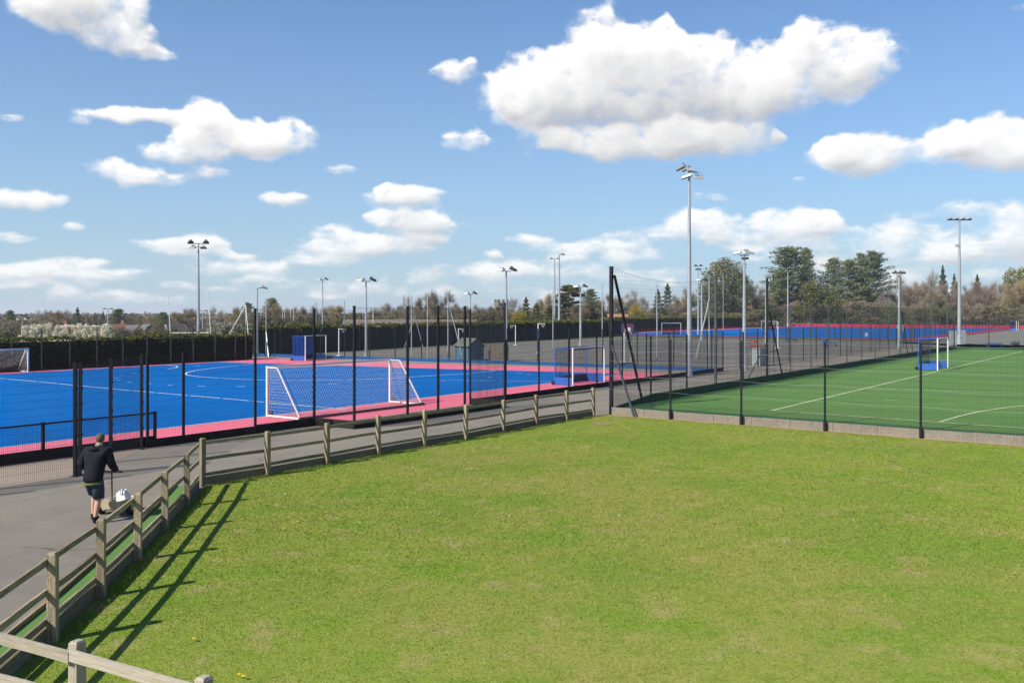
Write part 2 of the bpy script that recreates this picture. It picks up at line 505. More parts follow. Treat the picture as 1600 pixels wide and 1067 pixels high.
M['pine'] = leafmat('pine_needles', (.125, .145, .066), (.18, .19, .08), (.075, .094, .046))
M['pine_warm'] = leafmat('cedar_needles', (.085, .080, .040), (.12, .105, .05), (.045, .048, .026))
M['spruce'] = leafmat('spruce_needles', (.090, .112, .044), (.135, .138, .05), (.05, .068, .028))
M['oak_green'] = leafmat('evergreen_oak_leaves', (.135, .140, .070), (.19, .175, .08), (.075, .085, .048))
M['olive'] = leafmat('olive_spring_leaves', (.115, .115, .034), (.150, .140, .040), (.075, .085, .026))
M['yellow'] = leafmat('yellow_leaves', (.26, .20, .025), (.32, .26, .03), (.16, .15, .03))
M['yellow_green'] = leafmat('yellow_green_leaves', (.15, .14, .022), (.21, .18, .026), (.06, .075, .016))
M['twig'] = leafmat('brown_twigs', (.24, .19, .13), (.28, .215, .145), (.18, .148, .10))
M['twig_red'] = leafmat('russet_twigs', (.24, .178, .132), (.285, .205, .15), (.18, .14, .108))
M['twig_grey'] = leafmat('grey_twigs', (.24, .205, .165), (.30, .25, .20), (.17, .145, .12))
M['twig_gold'] = leafmat('golden_twigs', (.26, .20, .105), (.31, .235, .115), (.18, .145, .08))
M['blossom'] = leafmat('white_blossom', (.68, .63, .50), (.38, .34, .22), (.78, .74, .62), sc=4)
M['blossom_grey'] = leafmat('budding_leaves', (.27, .27, .19), (.18, .185, .11), (.36, .355, .27), sc=4)
M['scrub'] = leafmat('scrub_leaves', (.15, .125, .07), (.19, .15, .085), (.10, .095, .05))
M['brick'] = pmat('red_brick', (.26, .12, .075), .9, .2, noise=[(3, (.20, .10, .065), .7, 4, .45, .65)])
M['roof_red'] = pmat('orange_roof_tiles', (.36, .165, .095), .9, .2, noise=[(2, (.27, .13, .08), .7, 4, .45, .65)])
M['roof_slate'] = pmat('slate_roof', (.115, .11, .118), .8, .3, noise=[(2, (.085, .082, .09), .7, 4, .45, .65)])
M['roof_brown'] = pmat('brown_roof_tiles', (.17, .135, .115), .9, .2, noise=[(2, (.13, .105, .09), .7, 4, .45, .65)])
M['render'] = pmat('white_render', (.62, .60, .55), .9, .2, noise=[(1, (.5, .48, .44), .6, 4, .45, .65)])
M['stone'] = pmat('flint_stone', (.20, .175, .145), .95, .2, noise=[(.8, (.14, .125, .105), .8, 4, .45, .65)])
M['window'] = pmat('window_glass', (.03, .035, .04), .1, .6)
M['shed_blue'] = pmat('blue_shed_boards', (.075, .145, .20), .8, .25, noise=[((8, 8, .5), (.05, .10, .15), .7, 3, .45, .65)])
M['shed_roof'] = pmat('felt_roof', (.14, .145, .115), .95, .1, noise=[(3, (.09, .105, .065), .8, 4, .45, .65)])
M['cabinet'] = pmat('grey_green_cabinet', (.30, .34, .325), .6, .3, noise=[(2, (.24, .27, .26), .6, 4, .45, .65)])
M['cabinet_dark'] = pmat('dark_cabinet_side', (.11, .12, .13), .6, .3, noise=[(2, (.09, .1, .105), .6, 4, .45, .65)])
M['red'] = pmat('red_plastic', (.50, .025, .022), .5, .4, noise=[(3, (.38, .02, .02), .5, 4, .45, .7)])
M['blue_plastic'] = pmat('blue_plastic', (.02, .085, .27), .5, .4, noise=[(3, (.02, .06, .2), .5, 4, .45, .7)])
M['purple'] = pmat('purple_backboard', (.09, .035, .09), .6, .3)
M['timber_bin'] = pmat('timber_slats', (.20, .165, .115), .9, .2, noise=[((4, 4, .6), (.13, .11, .08), .7, 3, .45, .65)])
M['skin'] = pmat('skin', (.46, .265, .185), .6, .35, noise=[(18, (.40, .21, .15), .6, 3, .45, .65)])
M['jacket'] = pmat('black_jacket', (.008, .009, .013), .85, .15, noise=[(9, (.014, .015, .020), .8, 4, .45, .65)], bump=.5, bscale=14)
M['jacket_hem'] = pmat('olive_hem', (.17, .17, .04), .8, .2)
M['shirt'] = pmat('grey_collar', (.20, .24, .19), .8, .2)
M['shorts'] = pmat('navy_shorts', (.022, .034, .055), .85, .2, noise=[(12, (.034, .048, .07), .8, 4, .45, .65)], bump=.5, bscale=16)
M['hair'] = pmat('brown_hair', (.085, .055, .034), .7, .3, noise=[(60, (.16, .11, .07), .7, 3, .45, .65)], bump=.6, bscale=70)
M['cart_cream'] = pmat('cream_plastic', (.50, .46, .36), .6, .3, noise=[(6, (.40, .34, .22), .8, 4, .45, .68)])
M['cart_white'] = pmat('white_plastic', (.66, .65, .62), .5, .4, noise=[(7, (.52, .5, .46), .6, 4, .5, .7)])
M['cart_ochre'] = pmat('ochre_stain', (.42, .34, .22), .8, .2, noise=[(6, (.36, .24, .11), .6, 4, .45, .7)])
M['dandelion'] = pmat('dandelion_yellow', (.62, .42, .01), .8, .2)
M['daisy'] = pmat('daisy_white', (.70, .70, .66), .8, .2)


# ------------------------------------------------------------------ mesh helpers
class MB:
    def __init__(self):
        self.v, self.f = [], []

    def quadface(self, *pts):
        n = len(self.v)
        self.v += [tuple(p) for p in pts]
        self.f.append(tuple(range(n, n + len(pts))))
        return self

    def frame(self, c, ax, ay, az, sx, sy, sz, taper=1.0):
        """box centred on c with axes ax, ay, az and full sizes; top scaled by taper"""
        n = len(self.v)
        c = Vector(c)
        for dz in (-.5, .5):
            k = 1 if dz < 0 else taper
            for dx, dy in ((-.5, -.5), (.5, -.5), (.5, .5), (-.5, .5)):
                self.v.append(tuple(c + ax * (dx * sx * k) + ay * (dy * sy * k) + az * (dz * sz)))
        for q in ((3, 2, 1, 0), (4, 5, 6, 7), (0, 1, 5, 4), (1, 2, 6, 5), (2, 3, 7, 6), (3, 0, 4, 7)):
            self.f.append(tuple(n + i for i in q))
        return self

    def box(self, c, sx, sy, sz, rz=0, taper=1.0):
        ax = Vector((math.cos(rz), math.sin(rz), 0))
        ay = Vector((-math.sin(rz), math.cos(rz), 0))
        return self.frame(c, ax, ay, Vector((0, 0, 1)), sx, sy, sz, taper)

    def beam(self, p0, p1, w, h, up=Vector((0, 0, 1))):
        """rectangular bar from p0 to p1, w across, h along up"""
        p0, p1 = Vector(p0), Vector(p1)
        d = p1 - p0
        L = d.length
        if L < 1e-6:
            return self
        d /= L
        side = d.cross(up)
        if side.length < 1e-4:
            side = d.cross(Vector((1, 0, 0)))
        side.normalize()
        u2 = side.cross(d).normalized()
        return self.frame((p0 + p1) / 2, side, u2, d, w, h, L)

    def tube(self, p0, p1, r0, r1=None, n=8, caps=True):
        r1 = r0 if r1 is None else r1
        p0, p1 = Vector(p0), Vector(p1)
        d = (p1 - p0)
        if d.length < 1e-7:
            return self
        d.normalize()
        a = d.orthogonal().normalized()
        b = d.cross(a)
        k = len(self.v)
        for p, r in ((p0, r0), (p1, r1)):
            for i in range(n):
                t = 2 * math.pi * i / n
                self.v.append(tuple(p + a * (math.cos(t) * r) + b * (math.sin(t) * r)))
        for i in range(n):
            j = (i + 1) % n
            self.f.append((k + i, k + j, k + n + j, k + n + i))
        if caps:
            self.f.append(tuple(k + i for i in reversed(range(n))))
            self.f.append(tuple(k + n + i for i in range(n)))
        return self

    def path(self, pts, r, n=6):
        for a, b in zip(pts[:-1], pts[1:]):
            self.tube(a, b, r, r, n)
        return self

    def lathe(self, c, prof, n=16, axis=Vector((0, 0, 1))):
        """profile of (radius, height) turned about axis through c"""
        c = Vector(c)
        a = axis.orthogonal().normalized()
        b = axis.cross(a)
        k = len(self.v)
        for r, h in prof:
            for i in range(n):
                t = 2 * math.pi * i / n
                self.v.append(tuple(c + axis * h + a * (math.cos(t) * r) + b * (math.sin(t) * r)))
        for q in range(len(prof) - 1):
            for i in range(n):
                j = (i + 1) % n
                self.f.append((k + q * n + i, k + q * n + j, k + (q + 1) * n + j, k + (q + 1) * n + i))
        self.f.append(tuple(k + i for i in reversed(range(n))))
        self.f.append(tuple(k + (len(prof) - 1) * n + i for i in range(n)))
        return self

    def ball(self, c, rx, ry, rz, n=12, m=8):
        c = Vector(c)
        k = len(self.v)
        self.v.append((c.x, c.y, c.z - rz))
        for j in range(1, m):
            p = -math.pi / 2 + math.pi * j / m
            for i in range(n):
                t = 2 * math.pi * i / n
                self.v.append((c.x + rx * math.cos(p) * math.cos(t), c.y + ry * math.cos(p) * math.sin(t), c.z + rz * math.sin(p)))
        self.v.append((c.x, c.y, c.z + rz))
        top = len(self.v) - 1
        for i in range(n):
            j = (i + 1) % n
            self.f.append((k, k + 1 + j, k + 1 + i))
            self.f.append((top, top - n + i, top - n + j))
        for q in range(m - 2):
            for i in range(n):
                j = (i + 1) % n
                a = k + 1 + q * n
                self.f.append((a + i, a + j, a + n + j, a + n + i))
        return self

    def poly(self, pts, z=None):
        n = len(self.v)
        for p in pts:
            self.v.append((p[0], p[1], p[2] if z is None else z))
        self.f.append(tuple(range(n, n + len(pts))))
        return self

    def ribbon(self, pts, w, z):
        """flat painted line of width w along ground points"""
        for a, b in zip(pts[:-1], pts[1:]):
            a, b = Vector((a[0], a[1], z)), Vector((b[0], b[1], z))
            d = (b - a).normalized()
            s = Vector((-d.y, d.x, 0)) * (w / 2)
            self.quadface(a - s, b - s, b + s, a + s)
        return self

    def mesh(self, name, mat, origin=None):
        me = bpy.data.meshes.new(name)
        v = self.v
        if origin is not None:
            ox, oy, oz = origin
            v = [(x - ox, y - oy, z - oz) for x, y, z in v]
        me.from_pydata(v, [], self.f)
        if mat is not None:
            me.materials.append(mat)
        me.update()
        return me

    def build(self, name, mat, parent=None, origin=None, smooth=False):
        if parent is not None and origin is None:
            origin = parent['_o'] if '_o' in parent else (0, 0, 0)
        me = self.mesh(name, mat, origin)
        if smooth:
            me.polygons.foreach_set('use_smooth', [True] * len(me.polygons))
        return link(name, me, parent)


def link(name, me, parent=None, loc=None):
    o = bpy.data.objects.new(name, me)
    COL.objects.link(o)
    if parent is not None:
        o.parent = parent
    if loc is not None:
        o.location = loc
    return o


ROOTS = []


def thing(name, label, cat, loc=(0, 0, 0), rz=0, group=None):
    o = bpy.data.objects.new(name, None)
    o.empty_display_size = .2
    COL.objects.link(o)
    o.location = loc
    o.rotation_euler = (0, 0, rz)
    o['label'] = label
    o['category'] = cat
    if group:
        o['group'] = group
    o['_o'] = tuple(loc)
    ROOTS.append(o)
    return o


def tag(o, label, cat, group=None):
    o['label'] = label
    o['category'] = cat
    if group:
        o['group'] = group
    return o


def local(root):
    """from here on the root's parts are given in its own coordinates"""
    root['_o'] = (0, 0, 0)
    return root


def struct(name, mb, mat):
    o = mb.build(name, mat)
    o['kind'] = 'structure'
    return o


def stuff(o):
    o['kind'] = 'stuff'
    return o


def copy_tree(src, parent=None):
    c = src.copy()
    COL.objects.link(c)
    if parent is not None:
        c.parent = parent
    for ch in [x for x in bpy.data.objects if x.parent == src]:
        copy_tree(ch, c)
    return c


def np_mesh(name, verts, k, mat):
    """mesh of n separate k-gons from an (n*k, 3) array"""
    n = len(verts) // k
    me = bpy.data.meshes.new(name)
    me.vertices.add(n * k)
    me.vertices.foreach_set('co', np.ascontiguousarray(verts, np.float32).ravel())
    me.loops.add(n * k)
    me.loops.foreach_set('vertex_index', np.arange(n * k, dtype=np.int32))
    me.polygons.add(n)
    me.polygons.foreach_set('loop_start', np.arange(0, n * k, k, dtype=np.int32))
    me.polygons.foreach_set('loop_total', np.full(n, k, np.int32))
    me.materials.append(mat)
    me.update()
    me.validate()
    return me


# ------------------------------------------------------------------ the ground
def build_ground():
    mb = MB()
    xs = [-3000, -1500, -800, -500] + list(range(-360, 361, 20)) + [500, 800, 1500, 3000]
    ys = [-200, -60] + list(range(-20, 421, 20)) + [500, 700, 1000, 1800, 3200, 6000]
    for y in ys:
        for x in xs:
            mb.v.append((x, y, tz(x, y) - .04))
    n = len(xs)
    for j in range(len(ys) - 1):
        for i in range(n - 1):
            a = j * n + i
            mb.f.append((a, a + 1, a + n + 1, a + n))
    struct('ground', mb, M['field'])


build_ground()

V_FENCE, V_OUT, V_SIDE = 26.2, 23.15, 18.8
C_LAWN = G(955, 648)                 # where the timber fence, the path and the green pitch meet

# tarmac: path and everything round the pitches
struct('path', MB().poly([W(-30, -12, 0), W(135, 6, 0), W(135, 27.5, 0), W(-30, 27.5, 0)]), M['asphalt'])
struct('court_ground', MB().poly([W(57, 27.6, 0), W(140, 27.6, 0), W(140, 77, 0), W(100, 75.5, 0), W(54, 71, 0)]), M['court'])
struct('paved_strip', MB().poly([W(-30, 23.2, .006), W(12.6, 23.2, .006), W(16.4, 26.2, .006), W(-30, 26.2, .006)]), M['paving'])
struct('goal_recess_paving', MB().poly([W(23.6, 24.25, .006), W(33.0, 24.25, .006), W(33.0, 27.4, .006), W(23.6, 26.2, .006)]), M['paving'])

# blue pitch: pink border, blue playing area
E0, E1 = G(380, 560), G(1066, 578)            # end border, outer edge
far_l = W(-40, U(0, 1) * 0 + (D2.dot(G(0, 583.5))))
near_l = W(-40, 26.25)
pk = MB().poly([W(-40, 26.3), W(U(1070, 26.3), 26.3), G(890, 574.6), G(660, 568.6), G(385, 559.2), W(-40, D2.dot(G(0, 583)))], z=.008)
struct('pink_border', pk, M['pink'])
pb = MB().poly([W(56, 27.65), W(U(1110, 27.65), 27.65), G(1000, 575.8), G(890, 571.9), G(660, 563.4), G(380, 556.6), W(52, 68)], z=.004)
struct('end_paving', pb, M['paving'])
v_in = (D2.dot(G(83, 697.8)) + D2.dot(G(864, 598))) / 2
bl = MB().poly([W(-40, v_in), G(975, 584.6), G(890, 581.5), G(660, 575.6), G(500, 570.2), G(342, 566), W(-40, D2.dot(G(0, 587)))], z=.012)
struct('blue_pitch', bl, M['blue'])

lines = MB()
zl = .016
segs = [((-60, 586), (58, 596.6)), ((62, 597), (203, 610.4)), ((207, 610.7), (242, 613.7)), ((246, 614.1), (293, 618)), ((297, 618.4), (344, 622.4)), ((348, 622.8), (391, 626.6)), ((395, 627), (412, 628.6)), ((416, 629), (540, 639.8))]
for a, b in segs:
    lines.ribbon([G(*a), G(*b)], .12, zl)
arc = [(420, 567.2), (395, 569), (335, 575), (305, 579.2), (293, 582), (289.5, 584.4), (293, 586.4), (311, 588.8), (345, 591.2), (378, 592.9), (420, 594.3), (470, 594.6), (540, 593.8), (600, 591.8), (660, 588.2), (723, 584.4), (756, 581.6), (775, 579.2)]
prev = None
for i, (a, b) in enumerate(zip(arc[:-1], arc[1:])):
    p, q = G(*a), G(*b)
    if i in (7, 9, 11):
        q = p.lerp(q, .93)
    lines.ribbon([p, q], .12, zl)
lines.ribbon([G(700, 593.8), G(800, 595.6), G(870, 596.3)], .07, zl)
arc2 = [(240, 569.4), (262, 570.6), (275, 572), (278, 573.4), (274, 575), (262, 576.6)]
lines.ribbon([G(*p) for p in arc2], .12, zl)
# inner edge line of the playing area
lines.ribbon([W(-30, v_in), G(864, 598), G(972, 584.8)], .09, zl)
for px, py, l in ((315, 603.6, .45), (376.5, 604.2, .5), (690, 595.2, .6), (266, 602, .25), (234, 599.4, .22), (202, 597, .25), (185, 594.5, .2), (182, 591, .2), (190.5, 586.8, .2), (209, 583, .25), (237, 579, .2), (309, 571.8, .25), (520, 600, .5), (812, 583.5, .4), (765, 589.5, .4), (826, 585.5, .3)):
    p = G(px, py)
    lines.ribbon([p - Vector((l / 2, 0, 0)), p + Vector((l / 2, 0, 0))], .14, zl)
struct('pitch_lines', lines, M['line'])

struct('far_path', MB().poly([W(135.2, 30.4), W(110.6, 5.9), W(110.6, -60), W(124, -60), W(124, -4), W(290, 14), W(290, 30.4)]), M['court'])
# second blue pitch, far behind
P1 = G(1430, 531.5)
P0 = P1 + D2 * 62
FL = 122.0
struct('far_pitch_border', MB().poly([P1, P1 + D1 * FL, P0 + D1 * FL, P0], z=.01), M['red_pink'])
q = [P1 + D1 * 3 + D2 * 3.0, P1 + D1 * (FL - 6) + D2 * 3.0, P0 + D1 * (FL - 6) - D2 * 4, P0 + D1 * 3 - D2 * 4]
struct('far_blue_pitch', MB().poly(q, z=.014), M['blue'])

# green pitch on its raised base
ZG = .27
C_GREEN = W(33.25, V_SIDE)
GL = 77.0
far_dir = -D2
g_pts = [W(33.25, V_SIDE - .05, ZG), W(33.25, V_SIDE - 62, ZG), W(33.25 + GL, V_SIDE - 62, ZG), W(33.25 + GL, V_SIDE - .05, ZG)]
gm = MB().poly([g_pts[0], g_pts[3], g_pts[2], g_pts[1]])
gm.f = [tuple(reversed(gm.f[0]))]
struct('green_pitch', gm, M['green_turf'])
dark_edge = MB().poly([W(33.4, V_SIDE - .2), W(33.4 + GL - .4, V_SIDE - .2), W(33.4 + GL - .4, V_SIDE - .75), W(36, V_SIDE - .7), W(34.3, V_SIDE - 1.4), W(34.0, V_SIDE - 50), W(33.4, V_SIDE - 50)], z=ZG + .003)
dark_edge.f = [tuple(reversed(dark_edge.f[0]))]
struct('dark_turf_edge', dark_edge, M['green_dark'])


def GG(px, py):
    return G(px, py, ZG)


gl = MB()
gl.ribbon([GG(1205.5, 641.4), GG(1597, 549)], .12, ZG + .008)
gl.ribbon([GG(1205.5, 641.4), GG(1441, 658), GG(1640, 671.5)], .12, ZG + .008)
struct('green_pitch_lines', gl, M['line_cream'])
gl = MB()
gl.ribbon([GG(1355, 606.5), GG(1440, 610), GG(1640, 614.5)], .10, ZG + .008)
gl.ribbon([GG(1468, 659.2), GG(1500, 650), GG(1530, 643), GG(1570, 637), GG(1620, 631.5)], .11, ZG + .008)
for px, py, l in ((1392, 625, .5), (1521, 629, .5), (1398, 654.5, .3)):
    p = GG(px, py)
    gl.ribbon([p - Vector((l / 2, 0, 0)), p + Vector((l / 2, 0, 0))], .09, ZG + .008)
struct('green_pitch_marks', gl, M['line_cream'])
gl = MB()
gl.ribbon([GG(1080, 612), GG(1250, 620), GG(1440, 639), GG(1640, 651)], .06, ZG + .006)
gl.ribbon([GG(1310, 576), GG(1430, 578.4), GG(1640, 584)], .06, ZG + .006)
gl.ribbon([GG(1540, 560), GG(1640, 563)], .06, ZG + .006)
gl.ribbon([GG(1150, 603), GG(1350, 606)], .06, ZG + .006)
struct('worn_pitch_lines', gl, M['line_worn'])

# yellow court lines on the tarmac
cl = MB()
cl.ribbon([G(1127, 567.5), G(1158, 564.6)], .07, .006)
cl.ribbon([G(1200, 558.5), G(1245, 554)], .07, .006)
cl.ribbon([G(1060, 565.5), G(1075, 566.5)], .07, .006)
cl.ribbon([G(870, 556), G(940, 559)], .07, .006)
struct('court_lines', cl, M['line_yellow'])

# ------------------------------------------------------------------ lawn
RAMP = [(-7.65, 22.3), (-7.18, 19.95), (-6.84, 17.8), (-6.49, 15.65), (-6.19, 13.6), (-5.98, 11.75)]
CORNER = (-5.72, 9.45)
WIRE_A = W(33.25, V_SIDE + .1)
lawn_pts = [Vector((-7.6, 22.35, 0)), Vector((3.5, 37.55, 0)), W(33.2, V_SIDE + .25), W(33.12, V_SIDE - .2), W(33.12, V_SIDE - 40), Vector((34, -6, 0)), Vector((-5.0, -6, 0)), Vector((CORNER[0] - .06, CORNER[1], 0))] + [Vector((x - .05, y, 0)) for x, y in reversed(RAMP[1:])]
lawn_mb = MB().poly(lawn_pts, z=.012)
lawn_mb.f = [tuple(reversed(lawn_mb.f[0]))]
struct('lawn', lawn_mb, M['lawn'])


def inside(poly, x, y):
    c = np.zeros(x.shape, bool)
    n = len(poly)
    for i in range(n):
        x0, y0 = poly[i][0], poly[i][1]
        x1, y1 = poly[i - 1][0], poly[i - 1][1]
        cond = ((y0 > y) != (y1 > y)) & (x < (x1 - x0) * (y - y0) / (y1 - y0 + 1e-12) + x0)
        c ^= cond
    return c


def build_grass():
    """short mown blades over the part of the lawn near enough to show them"""
    rng = np.random.RandomState(3)
    n0 = 2600000
    x = rng.uniform(-8, 22, n0)
    y = rng.uniform(6.6, 38, n0)
    keep = inside(lawn_pts, x, y)
    keep &= (np.abs(x / y) < .60)
    keep &= (D1.x * x + D1.y * y) < 33.11 - .28 - .16 * np.sin(x * 2.1) * np.sin(x * 5.3 + 1)   # bare dry edge by the concrete
    keep &= rng.rand(n0) < np.clip(13.0 / y, .25, 1.0)
    x, y = x[keep], y[keep]
    n = len(x)
    s = np.clip(y / 14, .8, 1.25)
    h = rng.uniform(.004, .017, n) * s
    w = rng.uniform(.005, .010, n) * s
    a = rng.uniform(0, 2 * np.pi, n)
    lean = rng.uniform(.4, 2.0, n) * h
    la = rng.uniform(0, 2 * np.pi, n)
    v = np.zeros((n, 3, 3), np.float32)
    v[:, 0] = np.c_[x - np.cos(a) * w, y - np.sin(a) * w, np.full(n, .012)]
    v[:, 1] = np.c_[x + np.cos(a) * w, y + np.sin(a) * w, np.full(n, .012)]
    v[:, 2] = np.c_[x + np.cos(la) * lean, y + np.sin(la) * lean, .012 + h]
    o = link('grass', np_mesh('grass', v.reshape(-1, 3), 3, M['blade']))
    o['label'] = 'short mown grass blades covering the lawn'
    o['category'] = 'grass'
    stuff(o)
    # longer untrimmed tufts along the boards
    vs = []
    edges = [(Vector((a[0], a[1], 0)), Vector((b[0], b[1], 0))) for a, b in zip(RAMP[:-1], RAMP[1:])] + [(Vector((-7.6, 22.3, 0)), Vector((3.4, 37.4, 0)))]
    for p, q in edges:
        L = (q - p).length
        k = int(L * 260)
        t = rng.rand(k)
        d = (q - p).normalized()
        nrm = Vector((d.y, -d.x, 0))
        if nrm.x < 0:
            nrm = -nrm
        off = .09 + np.abs(rng.normal(0, .07, k))
        for i in range(k):
            c = p + (q - p) * t[i] + nrm * off[i]
            hh = rng.uniform(.03, .09)
            aa = rng.uniform(0, 6.28)
            dx, dy = math.cos(aa) * .008, math.sin(aa) * .008
            vs += [(c.x - dx, c.y - dy, .01), (c.x + dx, c.y + dy, .01), (c.x + rng.normal(0, .03), c.y + rng.normal(0, .03), hh)]
    o = link('grass', np_mesh('edge_grass', np.array(vs), 3, M['blade']))
    o['label'] = 'longer untrimmed grass along the foot of the timber fence'
    o['category'] = 'grass'
    stuff(o)


build_grass()
mb = MB()
c = G(943, 662.3)
mb.poly([c + Vector((math.cos(t) * .40 * (1 + .18 * math.sin(3 * t)), math.sin(t) * .45 * (1 + .15 * math.cos(2 * t)), 0)) for t in [2 * math.pi * i / 22 for i in range(22)]], z=.024)
struct('bare_soil', mb, M['soil'])


mb = MB()
rr = random.Random(21)
edge, out = [], []
for k in range(90):
    v_ = V_SIDE + .1 - k * .4
    edge.append(W(33.11, v_, .020))
    out.append(W(33.11 - .26 - .20 * rr.random() - .08 * math.sin(k * .7), v_, .020))
for k in range(89):
    mb.quadface(edge[k], out[k], out[k + 1], edge[k + 1])
M['dry_grass'] = pmat('dry_grass', (.27, .20, .085), 1, .05, noise=[(3, (.20, .18, .05), .8, 4, .45, .62), (9, (.30, .225, .13), .6, 3, .5, .66)], coords='World')
struct('dry_grass_edge', mb, M['dry_grass'])


# ------------------------------------------------------------------ steel mesh fences
def wire_grid(mb, a, b, z0, z1, sv, hs, r=.0025, rh=None, skip=.04):
    """welded mesh between two posts: verticals every sv, horizontals at heights hs"""
    a, b = Vector(a), Vector(b)
    d = b - a
    d.z = 0
    L = d.length
    d.normalize()
    n = max(1, int((L - 2 * skip) / sv))
    for i in range(n + 1):
        p = a + d * (skip + (L - 2 * skip) * i / n)
        mb.tube((p.x, p.y, z0), (p.x, p.y, z1), r, r, 3, False)
    rh = rh or r
    for h in hs:
        mb.tube((a.x, a.y, h), (b.x, b.y, h), rh, rh, 3, False)


_post_cache = {}


def post_mesh(h, w, mat, clips):
    key = (round(h, 3), w, mat, clips)
    if key not in _post_cache:
        mb = MB()
        mb.box((0, 0, h / 2), w, w, h)
        mb.box((0, 0, h + .012), w + .012, w + .012, .024)
        mb.box((0, 0, .006), w + .12, w + .12, .012)
        if clips:
            z = .25
            while z < h - .1:
                mb.box((0, -w / 2 - .012, z), w * .55, .024, .045)
                z += .41
        _post_cache[key] = mb.mesh('post', M[mat])
    return _post_cache[key]


def hts(z0, z1, fine_to=None, fine=.066, coarse=.2):
    out, z = [], z0 + .03
    while z < z1:
        out.append(z)
        z += fine if (fine_to and z < fine_to) else coarse
    out.append(z1 - .01)
    return out


def steel_fence(label, posts, cat='fence', pw=.065, mat='black', z0=0.0, sv=.05, fine=1.2, board=None, board_h=.26, board_side=0.0, r=.0030, closed_mesh=True, name='mesh_fence', clips=False, coarse=.2, wire='wire', mesh_z=None, group=None, skip=()):
    """posts: list of (point, height).  Every post, mesh panel and kick board is a part."""
    root = thing(name, label, cat, tuple(posts[0][0]), group=group)
    for i, (p, h) in enumerate(posts):
        q = posts[i + 1][0] if i + 1 < len(posts) else posts[i - 1][0]
        if i in skip:
            continue
        d = (q - p)
        o = link('post', post_mesh(h, pw, mat, clips), root, p - posts[0][0])
        k_ = .0035 * math.sin(p.x * 12.9 + p.y * 7.3)
        o.rotation_euler = (k_, k_ * 1.3 * math.cos(p.x * 5), math.atan2(d.y, d.x) + (0 if i + 1 < len(posts) else math.pi))
    for (p, h), (q, g) in zip(posts[:-1], posts[1:]):
        if closed_mesh:
            mb = MB()
            top = min(h, g) - .03
            zz = z0 + .03 if mesh_z is None else mesh_z
            wire_grid(mb, p, q, zz, top, sv, hts(zz, top, (zz + fine) if fine else None, coarse=coarse), r)
            stuff(mb.build('mesh_panel', M[wire], root))
        if board:
            d = (q - p).normalized()
            s = Vector((d.y, -d.x, 0)) * board_side
            mb = MB()
            mb.beam(p + s + d * .012 + Vector((0, 0, z0 + board_h / 2)), q + s - d * .012 + Vector((0, 0, z0 + board_h / 2)), .05, board_h)
            mb.build('kickboard', M[board], root)
    return root


# outer fence on the left, slanting back to the pitch line
P = [(W(u, V_OUT), 2.95) for u in (-7.4, -4.9, -2.4, .1, 2.6, 5.1, 7.6, 10.1, 12.5)]
P += [(W(12.68, V_OUT + .1), 2.93), (W(14.27, 24.5), 2.95), (W(16.2, 26.05), 2.95)]
steel_fence('low black mesh fence nearest the man, slanting back towards the blue pitch', P, pw=.08, clips=True, fine=0)
P = [(W(16.5, V_FENCE), 2.95), (W(17.8, V_FENCE), 2.95), (W(20.62, V_FENCE), 2.95)]
steel_fence('short run of low black mesh between the slanting fence and the tall fence', P, pw=.07, clips=True, board='board_black', board_side=.06, skip=(2,))

# tall fence round the white football goal
T = 4.42
P = [(W(20.7, V_FENCE), T), (W(23.45, V_FENCE), T), (W(23.6, 24.2), T + .1), (W(26.5, 24.2), T + .1), (W(28.35, 24.2), T + .12), (W(30.1, 24.2), T + .12), (W(33.0, 24.2), T + .3), (W(33.0, V_FENCE), T)]
steel_fence('tall black mesh fence wrapped round the back of the white football goal', P, pw=.075, clips=True, board='board_black', board_h=.30, board_side=.02)

# 3 m fence along the rest of the pitch and the courts
us = [33.15, 35.8, 38.7, 41.6, 44.6, 47.6, 50.7, 53.9, 57.0, 60.0, 62.8, 66.2, 69.9, 73.6, 77.4, 81.2, 84.9, 88.8, 92.7, 96.6, 100.5, 104.4, 108.3, 112.2, 116.1, 120.0, 124, 128]
P = [(W(u, V_FENCE), 2.95) for u in us if u < 66]
steel_fence('black mesh fence with dark kickboard along the path past the blue hockey goal', P, board='board_black', board_side=.02, skip=(0,))
P = [(W(u, V_FENCE + .05), 2.95) for u in us if u > 66]
steel_fence('black mesh fence between the path and the grey hard courts', P, sv=.075, fine=0, r=.003)

# low rail with kickboard on the pitch edge at far left
root = thing('low_barrier', 'waist high black rail barrier along the pink border behind the slanting fence', 'barrier', W(-7, 26.5))
us2 = (-7, -4.5, -2, .5, 3, 5.6, 8.2, 10.75, 13.35, 16.95)
for i, u in enumerate(us2):
    MB().box(W(u, 26.5, .55), .08, .08, 1.1, math.atan2(D1.y, D1.x)).build('post', M['black'], root)
for a, b in zip(us2[:-1], us2[1:]):
    MB().beam(W(a + .042, 26.5, 1.05), W(b - .042, 26.5, 1.05), .05, .05).build('rail', M['black'], root)
    mb = MB()
    wire_grid(mb, W(a, 26.5), W(b, 26.5), .25, 1.02, .05, hts(.28, 1.0, 1.1, .066), .0025)
    stuff(mb.build('mesh_panel', M['wire'], root))
    MB().beam(W(a + .01, 26.42, .16), W(b - .01, 26.42, .16), .05, .32).build('kickboard', M['board_black'], root)

# fence and blue boards behind the end of the blue pitch
B = [G(396, 556.2), G(697, 564.9), G(697.2, 565.4) , G(890, 572.2), G(1000, 576.0), G(1108, 577.6)]


def along(a, b, step):
    n = max(1, round((b - a).length / step))
    return [a.lerp(b, i / n) for i in range(n + 1)]


